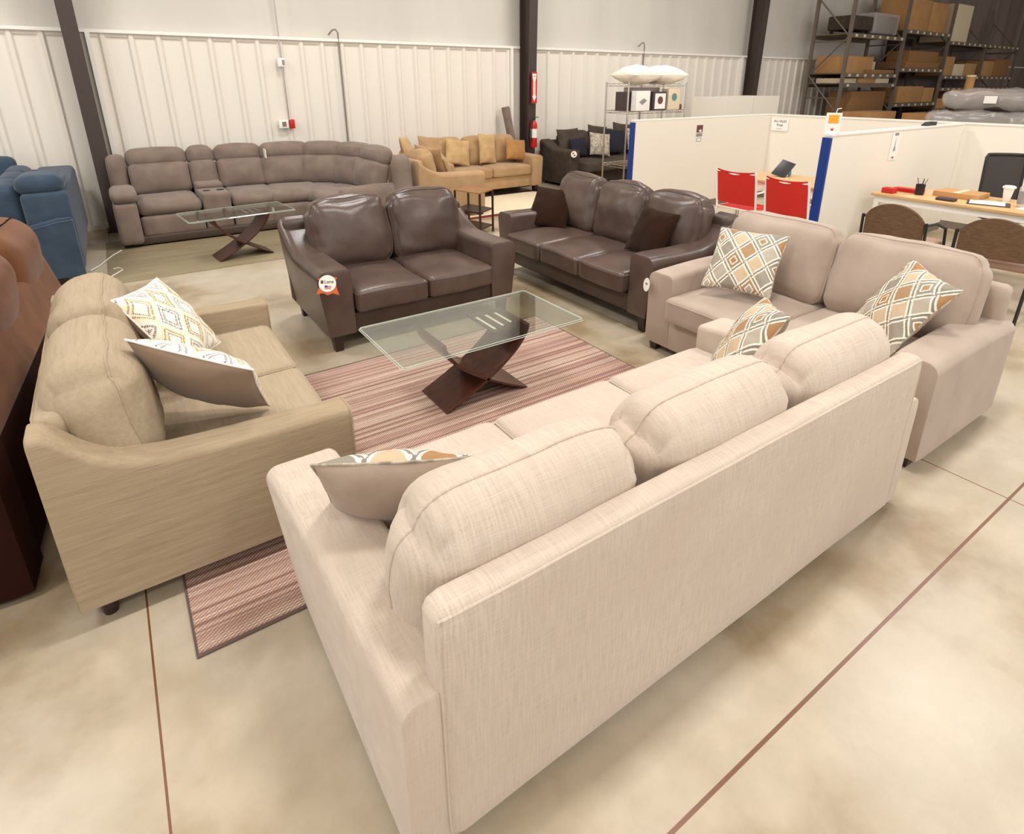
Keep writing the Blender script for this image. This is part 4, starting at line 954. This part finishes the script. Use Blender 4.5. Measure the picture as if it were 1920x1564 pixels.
# goods on the racks: label, x0,x1,y0,y1,z0,z1,material
G = [
 ('long brown carton on the middle shelf of the first rack bay', 15.7, 17.3, 8.55, 9.2, 2.105, 2.52, 'card'),
 ('pale carton right of the long carton on the middle shelf', 17.35, 17.95, 8.8, 9.2, 2.105, 2.42, 'cardw'),
 ('flat dark panel in front on the middle shelf of the first bay', 16.9, 18.1, 8.34, 8.6, 2.105, 2.20, 'card2'),
 ('thin pale carton on the lower shelf of the first rack bay', 15.65, 16.3, 8.4, 9.1, 1.865, 1.98, 'cardw'),
 ('thin tan carton on the lower shelf of the first rack bay', 16.35, 17.2, 8.36, 9.1, 1.865, 1.99, 'card'),
 ('whitish wrapped bundle on the lower shelf of the first rack bay', 17.25, 17.95, 8.36, 9.1, 1.865, 1.99, 'cardw'),
 ('tall brown carton with center seam, left on the upper shelf', 18.45, 19.75, 8.45, 9.2, 3.225, 4.02, 'card'),
 ('tall brown carton, right neighbour on the upper shelf', 19.8, 20.85, 8.45, 9.2, 3.225, 4.0, 'card'),
 ('pale tall carton on the top shelf of the third rack bay', 21.15, 22.4, 8.4, 9.2, 3.035, 4.05, 'cardw'),
 ('brown carton on the upper part of the middle shelf, second bay', 18.9, 20.7, 8.4, 9.0, 2.44, 2.72, 'card2'),
 ('flat brown carton lying under another on the middle shelf, second bay', 18.7, 20.8, 8.36, 9.1, 2.265, 2.435, 'card2'),
 ('square tan carton standing in the third rack bay', 21.1, 21.9, 8.4, 9.1, 2.085, 2.62, 'card'),
 ('white carton in the third rack bay', 21.95, 22.7, 8.4, 9.1, 2.085, 2.42, 'cardw'),
 ('golden carton left in the row of the third rack bay', 22.75, 23.6, 8.4, 9.1, 2.085, 2.45, 'card'),
 ('golden carton in the fourth rack bay', 23.9, 25.0, 8.4, 9.1, 2.085, 2.55, 'card'),
 ('darker golden carton at the right of the fourth rack bay', 25.05, 26.3, 8.4, 9.1, 2.085, 2.62, 'card2'),
 ('long brown carton on the lower shelf of the second rack bay', 18.6, 20.1, 8.36, 9.1, 1.335, 1.78, 'card'),
 ('tan carton right of the crate on the lower shelf', 20.15, 20.85, 8.36, 9.1, 1.335, 1.74, 'card'),
 ('brown carton on the lowest shelf of the third rack bay', 21.1, 22.3, 8.36, 9.1, 1.125, 1.42, 'card'),
 ('orange-brown carton right on the lowest shelf of the third bay', 22.35, 23.2, 8.36, 9.1, 1.125, 1.62, 'card2')]
for lb, *d, mm in G: carton(lb, *d, mm)
# floor stacks behind the partition
G = [
 ('dark brown furniture panel standing under the first rack bay', 16.2, 18.0, 8.4, 9.0, 0, 1.66, 'card2'),
 ('long brown carton lying before the racks at the left', 13.5, 15.2, 7.55, 8.1, 0, 1.12, 'card'),
 ('brown carton directly before the first rack bay', 15.3, 16.6, 7.4, 8.1, 0, 1.20, 'card'),
 ('square brown carton before the second rack bay', 16.7, 17.8, 6.7, 7.3, 0, 1.16, 'card'),
 ('dark crate stack under the third rack bay', 21.2, 23.6, 8.4, 9.0, 0, 1.0, 'card2'),
 ('tan carton low before the third rack bay', 18.8, 19.9, 7.2, 7.9, 0, 1.02, 'card'),
 ('tall golden wardrobe carton beside the wrapped furniture', 17.4, 18.6, 5.8, 6.6, 0, 1.72, 'card')]
for lb, *d, mm in G: carton(lb, *d, mm)
t = thing('cardboard_tube', 'tall cardboard tube standing before the third rack bay', 'tube', (0, 0, 0)); MB().cyl(17.0, 6.1, 0, 2.0, .09).build('tube', 'card', t); MB().cyl(17.0, 6.1, 2.0, 2.04, .10).build('end_cap', 'cardw', t)
# dark ottomans on the top-left shelf
for i, (x0, x1, lb, h) in enumerate(((15.75, 16.75, 'dark ottoman at the left on the upper rack shelf', .42), (16.8, 18.0, 'plastic-wrapped dark ottoman right of the other on the upper rack shelf', .48))):
    t = thing('ottoman', lb, 'ottoman', (0, 0, 0)); MB().rbox(x0, x1, 8.45, 9.1, 3.12, 3.03+h, .04).build('body', 'char', t)
    for xx in (x0+.1, x1-.1):
        for yy in (8.52, 9.02): MB().box(xx-.03, xx+.03, yy-.03, yy+.03, 3.022, 3.13).build('leg', 'leg', t, smooth=False)
    if i: MB().rbox(x0-.03, x1+.03, 8.42, 9.13, 3.06, 3.05+h+.04, .05).build('plastic_wrap', 'wrap', t)
# shrink-wrapped furniture
for i, (x, y, z0, s, lb, gz) in enumerate(((13.0, 4.45, 0, 1.0, 'plastic-wrapped seat at the bottom of the stack at the right edge', 1.38), (13.1, 4.4, 1.38, .9, 'plastic-wrapped seat topmost in the stack at the right edge', .34))):
    t = thing('wrapped_seat', lb, 'seat', (x, y, z0), .1*i)
    MB().rbox(-.6*s, .75*s, -.95*s, .55*s, .02, gz-.06, .12).build('seat_body', 'char', t)
    P0 = cushfn(.72*s, .80*s, gz/2, .16, (0, 0, .02), wr=.06, seed=i, wscale=4)
    MB().cube(lambda u, v, q: P0(u, v, q)+Vector((.07, -.2, gz/2+.01)), mixr(16), mixr(16), mixr(10)).build('plastic_wrap', 'wrap', t)
    MB().box(-.67*s, -.66*s, -.3, -.12, gz*.45, gz*.45+.12).build('white_label', 'paper', t, smooth=False)
bpy.context.view_layer.update()
